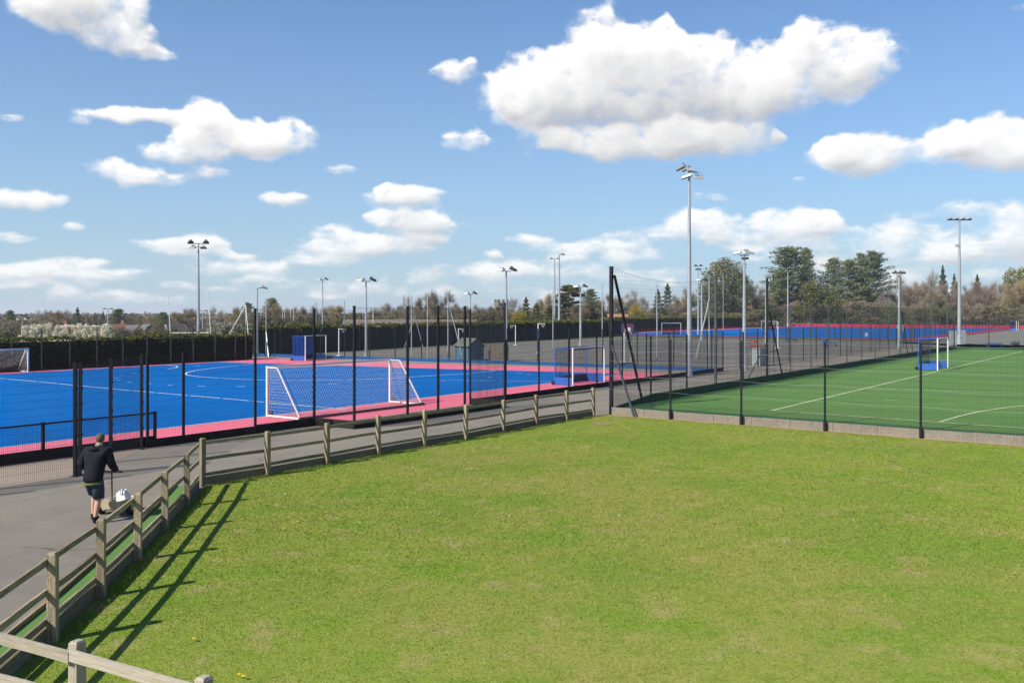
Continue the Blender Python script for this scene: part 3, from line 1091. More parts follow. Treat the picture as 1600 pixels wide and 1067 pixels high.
pts = along(G(396, 556.4), G(890, 572.2), 2.75)[:-1] + along(G(890, 572.2), W(U(1112, V_FENCE + .4), V_FENCE + .4), 2.9)
steel_fence('black mesh fence standing on blue boards across the far end of the blue pitch', [(p, 2.95) for p in pts], pw=.07, sv=.07, fine=0, r=.003, board='board_blue', board_h=.28, board_side=.05)

# fence in front of the clipped hedge on the far long side
vh = D2.dot(G(0, 583)) + .3
pts = [W(u, vh) for u in [U(px, vh) for px in (-120, -75, -30, 18, 65, 109, 151.5, 192, 230, 267, 302, 336, 368, 384)]]
steel_fence('thin grey mesh fence in front of the clipped dark hedge', [(p, 3.15) for p in pts], pw=.06, mat='dark_grey', sv=.10, fine=0, r=.003, coarse=.3, board='board_black', board_h=.12)

# green pitch: front fence on the lawn edge, set before the concrete edge
fp = [W(33.02, V_SIDE)] + [G(px, py) for px, py in ((1054, 654.5), (1165, 662.5), (1294, 672.5), (1441, 684.5))]
dv = [D2.dot(p) for p in fp]
vs_ = [V_SIDE, dv[1], dv[2], dv[3], dv[4], dv[4] - 3.15, dv[4] - 6.3, dv[4] - 9.45]
front = [(W(33.0, v), 3.2) for v in vs_]
root_f = thing('mesh_fence', 'black mesh fence with pale tension wires along the concrete edge of the lawn', 'fence', tuple(front[0][0]))
for i, (p, h) in enumerate(front):
    if i == 0:
        continue
    o = link('post', post_mesh(h, .065, 'black', False), root_f, p - front[0][0])
    o.rotation_euler = (0, 0, math.atan2(-D2.y, -D2.x))
    mb = MB()
    mb.box(p + Vector((0, 0, .22)), .085, .14, .36, math.atan2(-D2.y, -D2.x))
    mb.build('post_shoe', M['black'], root_f)
for (p, h), (q, g) in zip(front[:-1], front[1:]):
    mb = MB()
    wire_grid(mb, p, q, .03, 3.17, .05, hts(.06, 3.15, .9, .05, .2), .0030)
    stuff(mb.build('mesh_panel', M['wire'], root_f))
    mb = MB()
    for z in (1.1, 1.68, 2.29, 2.74, 3.18):
        s = D1 * -.02
        pts = [(p + s).lerp(q + s, k / 6) + Vector((0, 0, z - .05 * math.sin(math.pi * k / 6))) for k in range(7)]
        mb.path(pts, .0028, 4)
    stuff(mb.build('tension_wire', M['wire_light'], root_f))
root = thing('retaining_wall', 'low stained concrete wall holding up the green pitch', 'wall', tuple(W(33.14, V_SIDE)))
v = V_SIDE - .06
k = 0
rr = random.Random(8)
while v > V_SIDE - 36:
    L = (1.52, 1.48, 1.55)[k % 3]
    a, b = W(33.16, v - .006, .16), W(33.16, v - L + .006, .16)
    mb = MB()
    off = D1 * rr.uniform(-.008, .008)
    mb.beam(a + off, b + off, .12, .32 + rr.uniform(-.012, .012))
    mb.build('concrete_block', M['concrete'], root)
    v -= L
    k += 1

# green pitch: long fence beside the path, with ball-stop net posts
uside = [33.2, 36.8, 40.6, 44.1, 47.9, 51.6, 55.7, 59.7, 63.5, 68, 72, 76.2, 80.6, 84.7, 89.4, 94, 98, 102, 106, 110]
root = thing('mesh_fence', 'long black fence with tall net posts between the path and the green pitch', 'fence', tuple(W(33.2, V_SIDE)))
TALL = {33.2: (6.2, .13), 44.1: (6.2, .12), 51.6: (6.3, .11), 84.7: (7.4, .11), 98: (7.4, .11), 106: (7.4, .11)}
rz = math.atan2(D1.y, D1.x)
for u in uside:
    h = 3.2 if u < 51 else 4.75
    w = .065
    m = 'dark_grey' if u > 51 else 'black'
    if u in TALL:
        h, w = TALL[u]
        m = 'black' if u in (33.2, 51.6) else 'dark_grey'
    o = link('net_post' if u in TALL else 'post', post_mesh(h, w, m, False), root, W(u, V_SIDE) - W(33.2, V_SIDE))
    o.rotation_euler = (0, 0, rz)
for a, b in zip(uside[:-1], uside[1:]):
    top = 3.15 if a < 51 else 4.7
    mb = MB()
    wire_grid(mb, W(a, V_SIDE), W(b, V_SIDE), .35, top, .06 if a < 55 else .09, hts(.35, top, None, coarse=.2 if a < 55 else .3), .003 if a < 55 else .0036)
    stuff(mb.build('mesh_panel', M['wire'], root))
    h0 = .05 if a == 33.2 else .36
    mb = MB()
    n = len(mb.v)
    for s in (.03, -.03):
        for (uu, hh) in ((a + .05, h0), (b + .03, .36)):
            mb.v += [tuple(W(uu, V_SIDE + s - .09, 0)), tuple(W(uu, V_SIDE + s - .09, ZG + hh))]
    mb.f = [(0, 2, 3, 1), (4, 5, 7, 6), (1, 3, 7, 5), (0, 4, 6, 2), (0, 1, 5, 4), (2, 6, 7, 3)]
    mb.build('kickboard', M['board_green'], root)
# ball-stop net between the tall posts
for a, b in ((33.2, 44.1), (44.1, 51.6)):
    mb = MB()
    L = b - a
    n = int(L / .16)

    def top(t, z=6.15):
        return z - .55 * 4 * t * (1 - t) * (.8 if a < 40 else .4)
    for i in range(1, n):
        t = i / n
        mb.tube(W(a + L * t, V_SIDE - .1, 3.1), W(a + L * t, V_SIDE - .1, top(t)), .002, .002, 3, False)
    for k in range(18):
        z0 = 3.12 + k * .17
        pts = [W(a + L * t, V_SIDE - .1, min(z0, top(t))) for t in [i / 8 for i in range(9)]]
        mb.path(pts, .002, 3)
    stuff(mb.build('ball_stop_net', M['wire'], root))
    mb = MB()
    mb.path([W(a + L * t, V_SIDE - .1, top(t)) for t in [i / 14 for i in range(15)]], .006, 4)
    mb.build('net_cable', M['wire'], root)


def brace(u, zt, du, bars, thick=.06, foot_z=.05):
    top, foot = W(u + .05, V_SIDE - .12, zt), W(u + du, V_SIDE - .12, foot_z)
    MB().beam(top, foot, thick, thick).build('brace', M['black'], root)
    for z in bars:
        t = (zt - z) / (zt - foot_z)
        p = top.lerp(foot, t)
        MB().beam(W(u + .08, V_SIDE - .12, z), p, .04, .04).build('brace_bar', M['black'], root)


brace(33.2, 5.85, 2.7, (4.05, 2.1), .085)
brace(51.6, 4.35, 2.5, (2.0,), .07)
brace(84.7, 4.4, 2.5, (2.0,), .06)
# braces square to the fence
MB().beam(W(33.05, V_SIDE - .1, 2.95), W(32.85, V_SIDE - 1.28, .02), .07, .07).build('brace', M['dark_grey'], root)
MB().beam(W(51.55, V_SIDE + .06, 2.4), W(50.6, V_SIDE + 1.0, .02), .05, .05).build('brace', M['dark_grey'], root)

# far end of the green pitch
pts = [W(110.3, V_SIDE - k * 3.4) for k in range(14)]
steel_fence('dark mesh fence closing the far end of the green pitch', [(p, 3.0) for p in pts], pw=.07, z0=0, sv=.10, fine=0, r=.003, coarse=.3, board='board_green', board_h=.5, board_side=0)

# fences round the second blue pitch
e = [P1 + D1 * t - D2 * .6 for t in range(0, 123, 4)]
steel_fence('dark fence along the near right side of the far blue pitch', [(p, 3.0) for p in e], pw=.08, sv=.14, fine=0, r=.004, coarse=.3)
e = [P1 - D1 * .5 + D2 * t for t in range(0, 63, 4)]
steel_fence('dark low fence along the near end of the far blue pitch', [(p, 1.9) for p in e[:8]], pw=.08, sv=.14, fine=0, r=.004, coarse=.3)
e = [P1 + D1 * FL + D2 * t for t in range(-30, 63, 4)]
steel_fence('dark fence beyond the far blue pitch before the pine trees', [(p, 2.4) for p in e], pw=.08, sv=.2, fine=0, r=.005, coarse=.4)
root = thing('barrier', 'shade-tinted red low board barrier along the left side of the far pitch', 'barrier', tuple(P0 + D2 * .3))
for t in range(0, 112, 8):
    MB().beam(P0 + D2 * .3 + D1 * (t + .02) + Vector((0, 0, .45)), P0 + D2 * .3 + D1 * (t + 7.98) + Vector((0, 0, .45)), .06, .34).build('board', M['board_red_shaded'], root)
    MB().box(P0 + D2 * .38 + D1 * (t + .1) + Vector((0, 0, .25)), .08, .08, .5).build('post', M['dark_grey'], root)


root = thing('barrier', 'bright red board barrier across the far end of the far blue pitch', 'barrier', tuple(P1 + D1 * (FL + .5)))
for t in range(-4, 62, 6):
    a, b = P1 + D1 * (FL + .5) + D2 * (t + .02), P1 + D1 * (FL + .5) + D2 * (t + 5.98)
    MB().beam(a + Vector((0, 0, .42)), b + Vector((0, 0, .42)), .06, .84).build('board', M['red_pink'], root)


# ------------------------------------------------------------------ timber fences
def timber_fence(label, posts, side, z=0.0, post_w=.115, h=1.17, rails=(1.05, .66, .285), rail_h=.085, board=True, pmatn='wood', rmatn='wood', post_first=True, post_last=True, chamfer=.03):
    root = thing('timber_fence', label, 'fence', (posts[0][0], posts[0][1], z))
    pts = [Vector((p[0], p[1], z)) for p in posts]
    rr = random.Random(len(posts) * 7 + int(posts[0][0] * 10))
    for i, p in enumerate(pts):
        if (i == 0 and not post_first) or (i == len(pts) - 1 and not post_last):
            continue
        q = pts[i + 1] if i + 1 < len(pts) else pts[i - 1]
        d = (q - p).normalized()
        ang = math.atan2(d.y, d.x)
        mb = MB()
        hh = h + rr.uniform(-.015, .02)
        mb.box((0, 0, hh / 2 - .01), post_w, post_w, hh)
        mb.box((0, 0, hh + .003), post_w, post_w, .024, taper=.72)
        me = mb.mesh('post', M[pmatn])
        o = link('post', me, root, p - pts[0])
        o.rotation_euler = (rr.uniform(-.018, .018), rr.uniform(-.018, .018), ang + rr.uniform(-.05, .05))
    for a, b in zip(pts[:-1], pts[1:]):
        d = (b - a).normalized()
        n = Vector((d.y, -d.x, 0)) * side * (post_w / 2 + .022)
        for k, rz_ in enumerate(rails):
            mb = MB()
            e0, e1 = rr.uniform(-.012, .012), rr.uniform(-.012, .012)
            p0 = a + n + d * .008 + Vector((0, 0, rz_ + e0))
            p1 = b + n - d * .008 + Vector((0, 0, rz_ + e1))
            L = (p1 - p0).length
            # rail as its own object with its length on local z so the grain runs along it
            nseg = 5
            bx, by = rr.uniform(-.010, .010), rr.uniform(-.012, .012)
            for q in range(nseg + 1):
                t = q / nseg
                ox, oy = bx * math.sin(math.pi * t) + rr.uniform(-.002, .002), by * math.sin(math.pi * t)
                hw, hh_ = .019, rail_h / 2 + rr.uniform(-.003, .003)
                for cx_, cy_ in ((-hw, -hh_), (hw, -hh_), (hw, hh_), (-hw, hh_)):
                    mb.v.append((cx_ + ox, cy_ + oy, L * t))
            for q in range(nseg):
                for c_ in range(4):
                    d_ = (c_ + 1) % 4
                    mb.f.append((q * 4 + c_, q * 4 + d_, q * 4 + 4 + d_, q * 4 + 4 + c_))
            mb.f += [(3, 2, 1, 0), tuple(nseg * 4 + c_ for c_ in range(4))]
            o = link('rail', mb.mesh('rail', M[rmatn]), root, p0 - pts[0])
            zq = (p1 - p0).normalized()
            yq = Vector((0, 0, 1))
            xq = yq.cross(zq).normalized()
            yq = zq.cross(xq)
            o.rotation_euler = Matrix((xq, yq, zq)).transposed().to_euler()
        if board:
            mb = MB()
            nb = Vector((d.y, -d.x, 0)) * side * (post_w / 2 + .019)
            p0 = a + nb + d * .006
            L = (b - a).length - .012
            mb.box((0, 0, L / 2), .036, .22, L)
            o = link('gravel_board', mb.mesh('gravel_board', M['wood_dark']), root, p0 - pts[0] + Vector((0, 0, .10)))
            zq = d
            xq = Vector((0, 0, 1)).cross(zq).normalized()
            o.rotation_euler = Matrix((xq, zq.cross(xq), zq)).transposed().to_euler()
    return root


# side +1: rails on the path side
straight = [(-7.65, 22.3)] + [(p.x, p.y) for p in (G(418, 743), G(511, 726), G(591, 711), G(663, 698), G(727.5, 687.5), G(786, 675.5), G(838, 665), G(885.5, 657.3), G(927.5, 650.3))]
timber_fence('weathered post and rail fence running along the path to the green pitch corner', straight, -1)
timber_fence('weathered post and rail fence beside the green turf strip, casting shadows on the lawn', list(reversed(RAMP))[0:] and [CORNER] + list(reversed(RAMP))[0:-1] + [(-7.60, 22.12)], -1, post_last=False)
near = [CORNER, (-4.19, 8.70), (-2.72, 7.92), (-1.2, 7.1), (.35, 6.27)]
near = [(CORNER[0] + .0, CORNER[1])] + near[1:]
timber_fence('pale timber fence with two rails crossing the near left corner of the lawn', near, 1, post_w=.112, h=1.10, rails=(1.015, .60), rail_h=.105, board=False, pmatn='wood_pale', rmatn='wood_pale', post_first=False)

# strip of artificial turf with a timber edge beside the slanting timber fence
mb = MB()
L0, L1 = [], []
for x, y in [(-5.2, 5.0)] + [CORNER] + list(reversed(RAMP)):
    L0.append(Vector((x - .12, y, .03)))
    L1.append(Vector((x - .62, y - .05, .03)))
for i in range(len(L0) - 1):
    mb.quadface(L1[i], L0[i], L0[i + 1], L1[i + 1])
    mb.quadface(L0[i], L0[i] - Vector((0, 0, .03)), L0[i + 1] - Vector((0, 0, .03)), L0[i + 1])
struct('turf_strip', mb, M['green_turf'])
root = thing('edging_board', 'thin timber edging along the green turf strip beside the path', 'edging', tuple(L1[0]))
for a, b in zip(L1[:-1], L1[1:]):
    d = (b - a).normalized()
    s = Vector((-.03, 0, .01))
    MB().beam(a + s + d * .004, b + s - d * .004, .045, .10).build('board', M['wood'], root)


# ------------------------------------------------------------------ floodlights
def lamp_head(root, c, yaw, w=.62, d=.5, tilt=18, dark=False):
    """one floodlight: wedge housing with a glass front, tilted down"""
    rot = Matrix.Rotation(yaw, 3, 'Z') @ Matrix.Rotation(R(-tilt), 3, 'X')
    ax, ay, az = rot @ Vector((1, 0, 0)), rot @ Vector((0, 1, 0)), rot @ Vector((0, 0, 1))
    c = Vector(c)
    mb = MB()
    mb.frame(c + az * .02, ax, ay, az, w, d, .13, .78)
    mb.frame(c - ay * d * .42 + az * .08, ax, ay, az, w * .55, d * .3, .2, .8)
    mb.frame(c - az * .055 + ay * .03, ax, ay, az, w * 1.04, d * 1.06, .04)
    o = mb.build('lamp', M['lamp_dark' if dark else 'lamp_grey'], root)
    MB().frame(c - az * .079 + ay * .03, ax, ay, az, w * .9, d * .9, .008).build('lens', M['glass'], o, origin=(0, 0, 0) if True else None)
    return o


def floodlight(label, px, top, depth, style, r0=None, box=False):
    x = (px - 800) / F_PX * depth
    z0 = tz(x, depth)
    H = CAM_H + (HORIZON - top) / F_PX * depth - z0
    root = thing('floodlight', label, 'floodlight', (x, depth, z0), group='floodlight masts')
    local(root)
    r0 = r0 or (.095 + H * .0042)
    mb = MB()
    rt = r0 * .5
    mb.lathe((0, 0, 0), [(r0 * 1.9, 0), (r0 * 1.9, .03), (r0 * 1.5, .05), (r0 * 1.1, min(1.1, H * .1)), (r0, min(1.3, H * .12)), (r0 * .8, H * .55), (rt * 1.02, H * .9), (rt, H - .12)], 14)
    mb.build('pole', M['galv'], root, smooth=False)
    if H > 6:
        MB().box((0, -r0 - .03, .9), r0 * .9, .05, .5).build('hatch', M['galv'], root)
    dk = 'lamp_dark'

    def bar(p, q, w=.07):
        MB().beam(p, q, w, w).build('crossarm', M[dk], root)
    if style == 'single':
        bar((0, 0, H - .14), (.5, .25, H - .02))
        lamp_head(root, (.62, .3, H), R(-60), .6, .55)
    elif style == 'double':
        bar((-.45, 0, H - .16), (.45, .1, H - .16))
        lamp_head(root, (-.5, -.05, H - .02), R(150), .75, .55, 12)
        lamp_head(root, (.62, .2, H + .02), R(-62), .6, .55, 22, True)
    elif style == 'pair':
        bar((-.35, 0, H - .2), (.35, 0, H - .2))
        lamp_head(root, (-.5, .1, H - .02), R(70), .55, .5, 10)
        lamp_head(root, (.22, -.05, H + .02), R(200), .85, .6, 14)
        MB().box((.05, 0, H - .42), .5, .22, .16).build('bracket', M[dk], root)
    elif style == 'quad':
        bar((-.95, 0, H - .1), (.95, .1, H - .1))
        bar((-.6, .05, H - .42), (.6, .05, H - .42), .05)
        for sx in (-1, 1):
            lamp_head(root, (.72 * sx, 0, H + .02), R(20 - 8 * sx), .5, .4, 16, True)
            lamp_head(root, (.5 * sx, -.1, H - .46), R(10 + 170 * (sx < 0)), .56, .42, 16)
    elif style == 'five':
        bar((-.55, .2, H - .02), (.55, -.2, H - .42))
        lamp_head(root, (-.52, .25, H + .02), R(75), .5, .62, 26, True)
        lamp_head(root, (-.2, .1, H - .1), R(75), .42, .5, 20, True)
        lamp_head(root, (.05, -.05, H - .12), R(180), .5, .45, 16)
        lamp_head(root, (-.18, 0, H - .62), R(70), .46, .66, 16)
        lamp_head(root, (.55, -.18, H - .72), R(185), .58, .45, 14)
        mb = MB()
        mb.path([(.25, -.1, H - .2), (.62, -.2, H - .38), (.9, -.2, H - .62), (.8, -.2, H - .82)], .012, 5)
        mb.build('cable', M[dk], root)
    elif style == 'bar':
        bar((-1.6, 0, H - .1), (1.6, 0, H - .1))
        for k, sx in enumerate((-1.3, -.45, .45, 1.3)):
            lamp_head(root, (sx, -.02, H + .05), R(8), .72, .5, 14, False)
        MB().box((-.28, 0, H * .79), .5, .3, .35).build('speaker', M['lamp_grey'], root)
    elif style == 'small_bar':
        bar((-.9, 0, H - .08), (.9, 0, H - .08))
        for sx in (-.65, .65):
            lamp_head(root, (sx, 0, H + .04), R(5), .55, .45, 12)
    elif style == 'cluster':
        bar((-.6, 0, H - .2), (.6, 0, H - .2))
        for k, (dx, dz, ya) in enumerate(((-.55, .05, 40), (.05, .1, 10), (.55, .02, -30), (0, -.3, 60))):
            lamp_head(root, (dx, .05, H + dz - .1), R(ya), .5, .42, 18, k != 1)
    elif style == 'two_tier':
        bar((-.7, 0, H - .1), (.7, 0, H - .1))
        bar((-.5, 0, H - .8), (.5, 0, H - .8))
        for sx in (-.5, .5):
            lamp_head(root, (sx, 0, H), R(0), .6, .4, 14, True)
            lamp_head(root, (sx * .6, 0, H - .72), R(0), .5, .4, 14, True)
    if box:
        MB().box((r0 + .2, -.15, .95), .5, .35, 1.9).build('control_box', M['galv'], root)
    return root


floodlight('tall grey floodlight mast with four lamps, in front of the left hedge', 310, 379, 83.5, 'quad', .15)
floodlight('tallest floodlight mast with flared foot, standing beside the path', 1077, 262, 61.2, 'five', .165)
floodlight('grey floodlight with two wide lamps beside the grey green cabinet', 1163, 395, 67.0, 'pair', .15)
floodlight('single lamp floodlight left of the tall black fence, by the pitch corner', 402, 449, 89.5, 'single', .12)
floodlight('twin lamp floodlight rising behind the white football goal', 572, 437, 84.0, 'double', .13)
floodlight('thin floodlight between the two tall fence posts, behind the hedge', 504, 436, 150, 'double', .13)
floodlight('twin lamp floodlight left of the church tower, above the shed', 735, 458, 122, 'double', .13)
floodlight('twin lamp floodlight right of the church tower, by the hard courts', 791, 421, 79.5, 'double', .14)
floodlight('white topped mast behind the hedge, left of a taller single lamp mast', 866.5, 404, 172, 'small_bar', .2)
floodlight('tall single lamp mast in front of the brown cedar', 873.8, 397, 152, 'single', .22)
floodlight('medium floodlight at the court edge right of the brown cedar', 907, 447, 116, 'double', .15)
floodlight('far mast with two tiers of lamps behind the tallest floodlight', 1091, 415, 175, 'two_tier', .18)
floodlight('twin lamp court floodlight just right of the tallest floodlight', 1096.5, 437, 138, 'double', .17)
floodlight('T topped floodlight in front of the largest pine', 1231, 424, 272, 'small_bar', .26)
floodlight('short floodlight half hidden by the right braced net post', 1197, 440, 128, 'single', .16)
floodlight('cluster lamp mast in front of the bare trees beside the green pitch', 1405, 425, 108, 'cluster', .17)
floodlight('tall mast with a bar of four lamps at the far right', 1499, 343, 122, 'bar', .24, True)
floodlight('small floodlight on the playing field at far left', 34.5, 500, 150, 'small_bar', .12)
floodlight('small twin lamp pole beside the white blossom hedge', 168.5, 482, 165, 'small_bar', .14)
floodlight('small lamp pole directly behind the left tall floodlight', 316.5, 485, 165, 'small_bar', .14)


# ------------------------------------------------------------------ net poles on the courts
def grey_pole(label, px, top, depth, guys=()):
    x = (px - 800) / F_PX * depth
    H = CAM_H + (HORIZON - top) / F_PX * depth - tz(x, depth)
    root = thing('net_pole', label, 'pole', (x, depth, tz(x, depth)), group='slim grey ball net poles')
    local(root)
    MB().lathe((0, 0, 0), [(.12, 0), (.12, .02), (.062, .03), (.055, H * .6), (.05, H)], 10).build('pole', M['galv'], root)
    MB().lathe((0, 0, H), [(.07, 0), (.07, .04), (.02, .06)], 10).build('cap', M['galv'], root)
    for dx, dy, zt in guys:
        MB().tube((0, 0, zt), (dx, dy, .02), .045, .045, 6).build('brace', M['galv'], root)
    return root


grey_pole('braced slim grey pole at the hedge corner, left of the tall fence', 384, 478, 88.0, ((-2.6, -.6, 5.0), (.9, -1.6, 5.0)))
grey_pole('slim grey pole right of the single lamp floodlight', 416, 474, 88, ((.6, -1.4, 2.4),))
grey_pole('slim grey pole above the blue hockey goal frame', 494, 473, 112)
grey_pole('slim grey pole left of the long brown roofed building', 538, 470, 112)
grey_pole('braced slim grey pole in front of the long brown roofed building', 643, 464, 92, ((1.3, .6, 5.2), (-1.0, .6, 3.0)))
grey_pole('plain slim grey pole between two braced poles', 668, 460, 84)
grey_pole('braced slim grey pole standing beside the blue shed', 700, 459, 80.5, ((1.4, -.6, 5.4),))
grey_pole('slim grey pole just left of the white topped mast', 864, 455, 112)
grey_pole('slim grey pole right of the brown cedar, left of the tall net post', 941, 446, 112)
grey_pole('slim grey pole crossing the dark conifer pair', 1026.5, 446, 80)
grey_pole('braced slim grey pole right of the tallest floodlight', 1108, 438, 84, ((-1.5, -1.4, 5.6), (-1.2, .4, 5.2)))
grey_pole('thin grey pole in front of the domed evergreen oak', 1130, 428, 175)


# ------------------------------------------------------------------ rugby posts
def rugby(label, px0, px1, top, bar_y, depth, dy=0.0, lean=0.0):
    a = Vector(((px0 - 800) / F_PX * depth, depth, 0))
    d2_ = depth + dy
    b = Vector(((px1 - 800) / F_PX * d2_, d2_, 0))
    zg = tz(a.x, a.y)
    H = CAM_H + (HORIZON - top) / F_PX * depth - zg
    hb = CAM_H + (HORIZON - bar_y) / F_PX * depth - zg
    root = thing('rugby_posts', label, 'rugby posts', (a.x, a.y, zg), group='white rugby posts')
    local(root)
    rel = b - a
    ln = Vector((-lean, 0, 0)) * H
    MB().tube((0, 0, 0), ln + Vector((0, 0, H)), .075, .045, 8).build('upright', M['white'], root)
    MB().tube(rel, rel + ln + Vector((0, 0, H)), .075, .045, 8).build('upright', M['white'], root)
    MB().tube(ln * (hb / H) + Vector((0, 0, hb)), rel + ln * (hb / H) + Vector((0, 0, hb)), .06, .06, 8).build('crossbar', M['white'], root)


rugby('large white rugby posts leaning left above the left hedge', 268, 331, 455, 520, 127, 0, .075)
rugby('white rugby posts beyond the hockey goal, partly behind the tall fence', 444.5, 458.7, 478, 514, 190, -4)
rugby('white rugby posts angled behind another smaller pair above the dark hedge', 441.3, 453.8, 481, 515.5, 205, -4)
rugby('white rugby posts in front of the long brown roofed building', 554.5, 583, 450, 508.5, 158, 3)


# ------------------------------------------------------------------ goals
def net_surface(mb, f, nu, nv, su, sv, r):
    """strings of a net on the surface f(s, t), nu by nv strings, drawn with su / sv steps"""
    for i in range(nu + 1):
        s = i / nu
        mb.path3([f(s, t / sv) for t in range(sv + 1)], r)
    for j in range(nv + 1):
        t = j / nv
        mb.path3([f(s / su, t) for s in range(su + 1)], r)


def _path3(self, pts, r):
    for a, b in zip(pts[:-1], pts[1:]):
        self.tube(a, b, r, r, 3, False)
    return self


MB.path3 = _path3


def football_goal(label, origin, rz, Wd, H, D, Dt, mat='white', net='net_white', back='black', wheel=True, cell=.11, r=.003):
    """local x along the mouth, y towards the back of the net"""
    root = thing('football_goal', label, 'goal', tuple(origin), rz, group='white football goals')
    local(root)
    t = .09
    m = M[mat]
    for x in (0, Wd):
        MB().beam((x, 0, 0), (x, 0, H - t), t, t, Vector((0, 1, 0))).build('goalpost', m, root)
    MB().beam((-t / 2, 0, H - t / 2), (Wd + t / 2, 0, H - t / 2), t, t).build('crossbar', m, root)
    for x in (0, Wd):
        MB().beam((x, t / 2, H - .06), (x, Dt, H - .06), .05, .05).build('top_stay', m, root)
        MB().beam((x, Dt, H - .05), (x, D, .05), .055, .055).build('back_stay', m, root)
        MB().beam((x, t / 2, .05), (x, D + .03, .05), .075, .075).build('ground_bar', m, root)
        if wheel:
            mb = MB()
            mb.lathe((x - .10, .12, .13), [(.06, -.03), (.12, -.03), (.12, .03), (.06, .03)], 14, Vector((1, 0, 0)))
            mb.build('wheel', M['rubber'], root)
    MB().beam((-.1, D + .05, .06), (Wd + .1, D + .05, .06), .1, .1).build('back_bar', M['dark_grey'], root)
    mb = MB()

    def backf(s, q):
        x = s * Wd
        sag = .16 * math.sin(math.pi * s) * math.sin(math.pi * q)
        return Vector((x, Dt + (D - Dt) * q - sag * .5, (H - .06) * (1 - q) + .05 * q - sag * .3))

    def topf(s, q):
        return Vector((s * Wd, .04 + (Dt - .04) * q, H - .06 - .05 * math.sin(math.pi * s)))
    net_surface(mb, backf, int(Wd / cell), int(math.hypot(D - Dt, H) / cell), 16, 8, r)
    net_surface(mb, topf, int(Wd / cell), max(2, int(Dt / cell)), 12, 2, r)
    for x in (0, Wd):
        def sidef(s, q, x=x):
            z = .05 + (H - .1) * s
            far = Dt + (D - Dt) * (1 - s)
            return Vector((x + .05 * math.sin(3.1 * s) * math.sin(3.1 * q), .04 + (far - .04) * q, z))
        net_surface(mb, sidef, int(H / cell), int(D / cell), 4, 8, r)
    stuff(mb.build('net', M[net], root))
    return root


ang1 = math.atan2(D1.y, D1.x)
# local y must point to the path (-D2): rotate by ang1 + pi puts y on -D2 and x on -D1
football_goal('white full size football goal backing onto the tall mesh fence', W(31.45, 29.85, .016), ang1 + math.pi, 7.25, 2.08, 2.0, .62, cell=.13, r=.0032)
gw = G(44, 582)
football_goal('small white football goal at the left edge in front of the hedge', Vector((gw.x, gw.y, .016)) - D1 * 4.4, ang1, 4.4, 1.72, 1.5, .3, net='net_white', wheel=False, cell=.10, r=.004)


def hockey_goal():
    """local x along the mouth, mouth faces -y, back at +y"""
    root = thing('hockey_goal', 'blue hockey goal with white posts by the path fence', 'goal', (0, 0, 0), group='blue hockey goals')
    local(root)
    Wd, H, Db, Dt = 3.66, 2.16, 1.25, .95
    for x in (0, Wd):
        MB().box((x, 0, H / 2), .06, .08, H).build('goalpost', M['white'], root)
    MB().box((Wd / 2, 0, H + .028), Wd + .06, .08, .055).build('crossbar', M['white'], root)
    for x in (0, Wd):
        MB().beam((x, .04, H), (x, Dt + .3, H), .045, .045).build('top_rail', M['goal_blue'], root)
        MB().beam((x, Dt + .28, H - .02), (x, Db, .46), .045, .045).build('back_upright', M['goal_blue'], root)
        MB().box((x, Db / 2 + .05, .24), .045, Db - .02, .46).build('side_board', M['goal_blue'], root)
        mb = MB()
        mb.lathe((x - .03, Db + .1, .12), [(.05, -.035), (.12, -.035), (.12, .035), (.05, .035)], 14, Vector((1, 0, 0)))
        mb.build('wheel', M['rubber'], root)
    MB().box((Wd / 2, Db + .03, .24), Wd + .04, .045, .46).build('back_board', M['goal_shaded_navy'], root)
    MB().beam((.03, Dt + .28, H), (Wd - .03, Dt + .28, H), .04, .04).build('top_rail', M['goal_blue'], root)
    mb = MB()
    net_surface(mb, lambda s, q: Vector((s * Wd, Dt + .25 + (Db - Dt - .25) * q - .1 * math.sin(3.14 * s) * math.sin(3.14 * q), H - .05 - (H - .5) * q)), 46, 22, 6, 5, .0042)
    net_surface(mb, lambda s, q: Vector((s * Wd, .05 + (Dt + .2) * q, H - .04 - .10 * math.sin(3.14 * s) * math.sin(3.14 * q))), 46, 14, 6, 3, .0042)
    for x in (0.01, Wd - .01):
        net_surface(mb, lambda s, q: Vector((x, .05 + (Dt + .25) * s, .47 + (H - .5) * q)), 15, 22, 2, 2, .0042)
    stuff(mb.build('net', M['net_dark'], root))
    return root


hg = hockey_goal()
p = G(895, 603)
hg.location = (p.x, p.y, .01)
hg.rotation_euler = (0, 0, ang1)
hg2 = copy_tree(hg)
p = GG(1465, 579)
hg2.location = (p.x, p.y, ZG + .01)
hg2['label'] = 'blue hockey goal with white posts standing on the green pitch'
hg3 = copy_tree(hg)
p = G(477, 564.0)
hg3.location = (p.x, p.y, .01)
hg3.rotation_euler = (0, 0, R(72.5))
hg3['label'] = 'blue netted hockey goal behind the far end of the blue pitch'
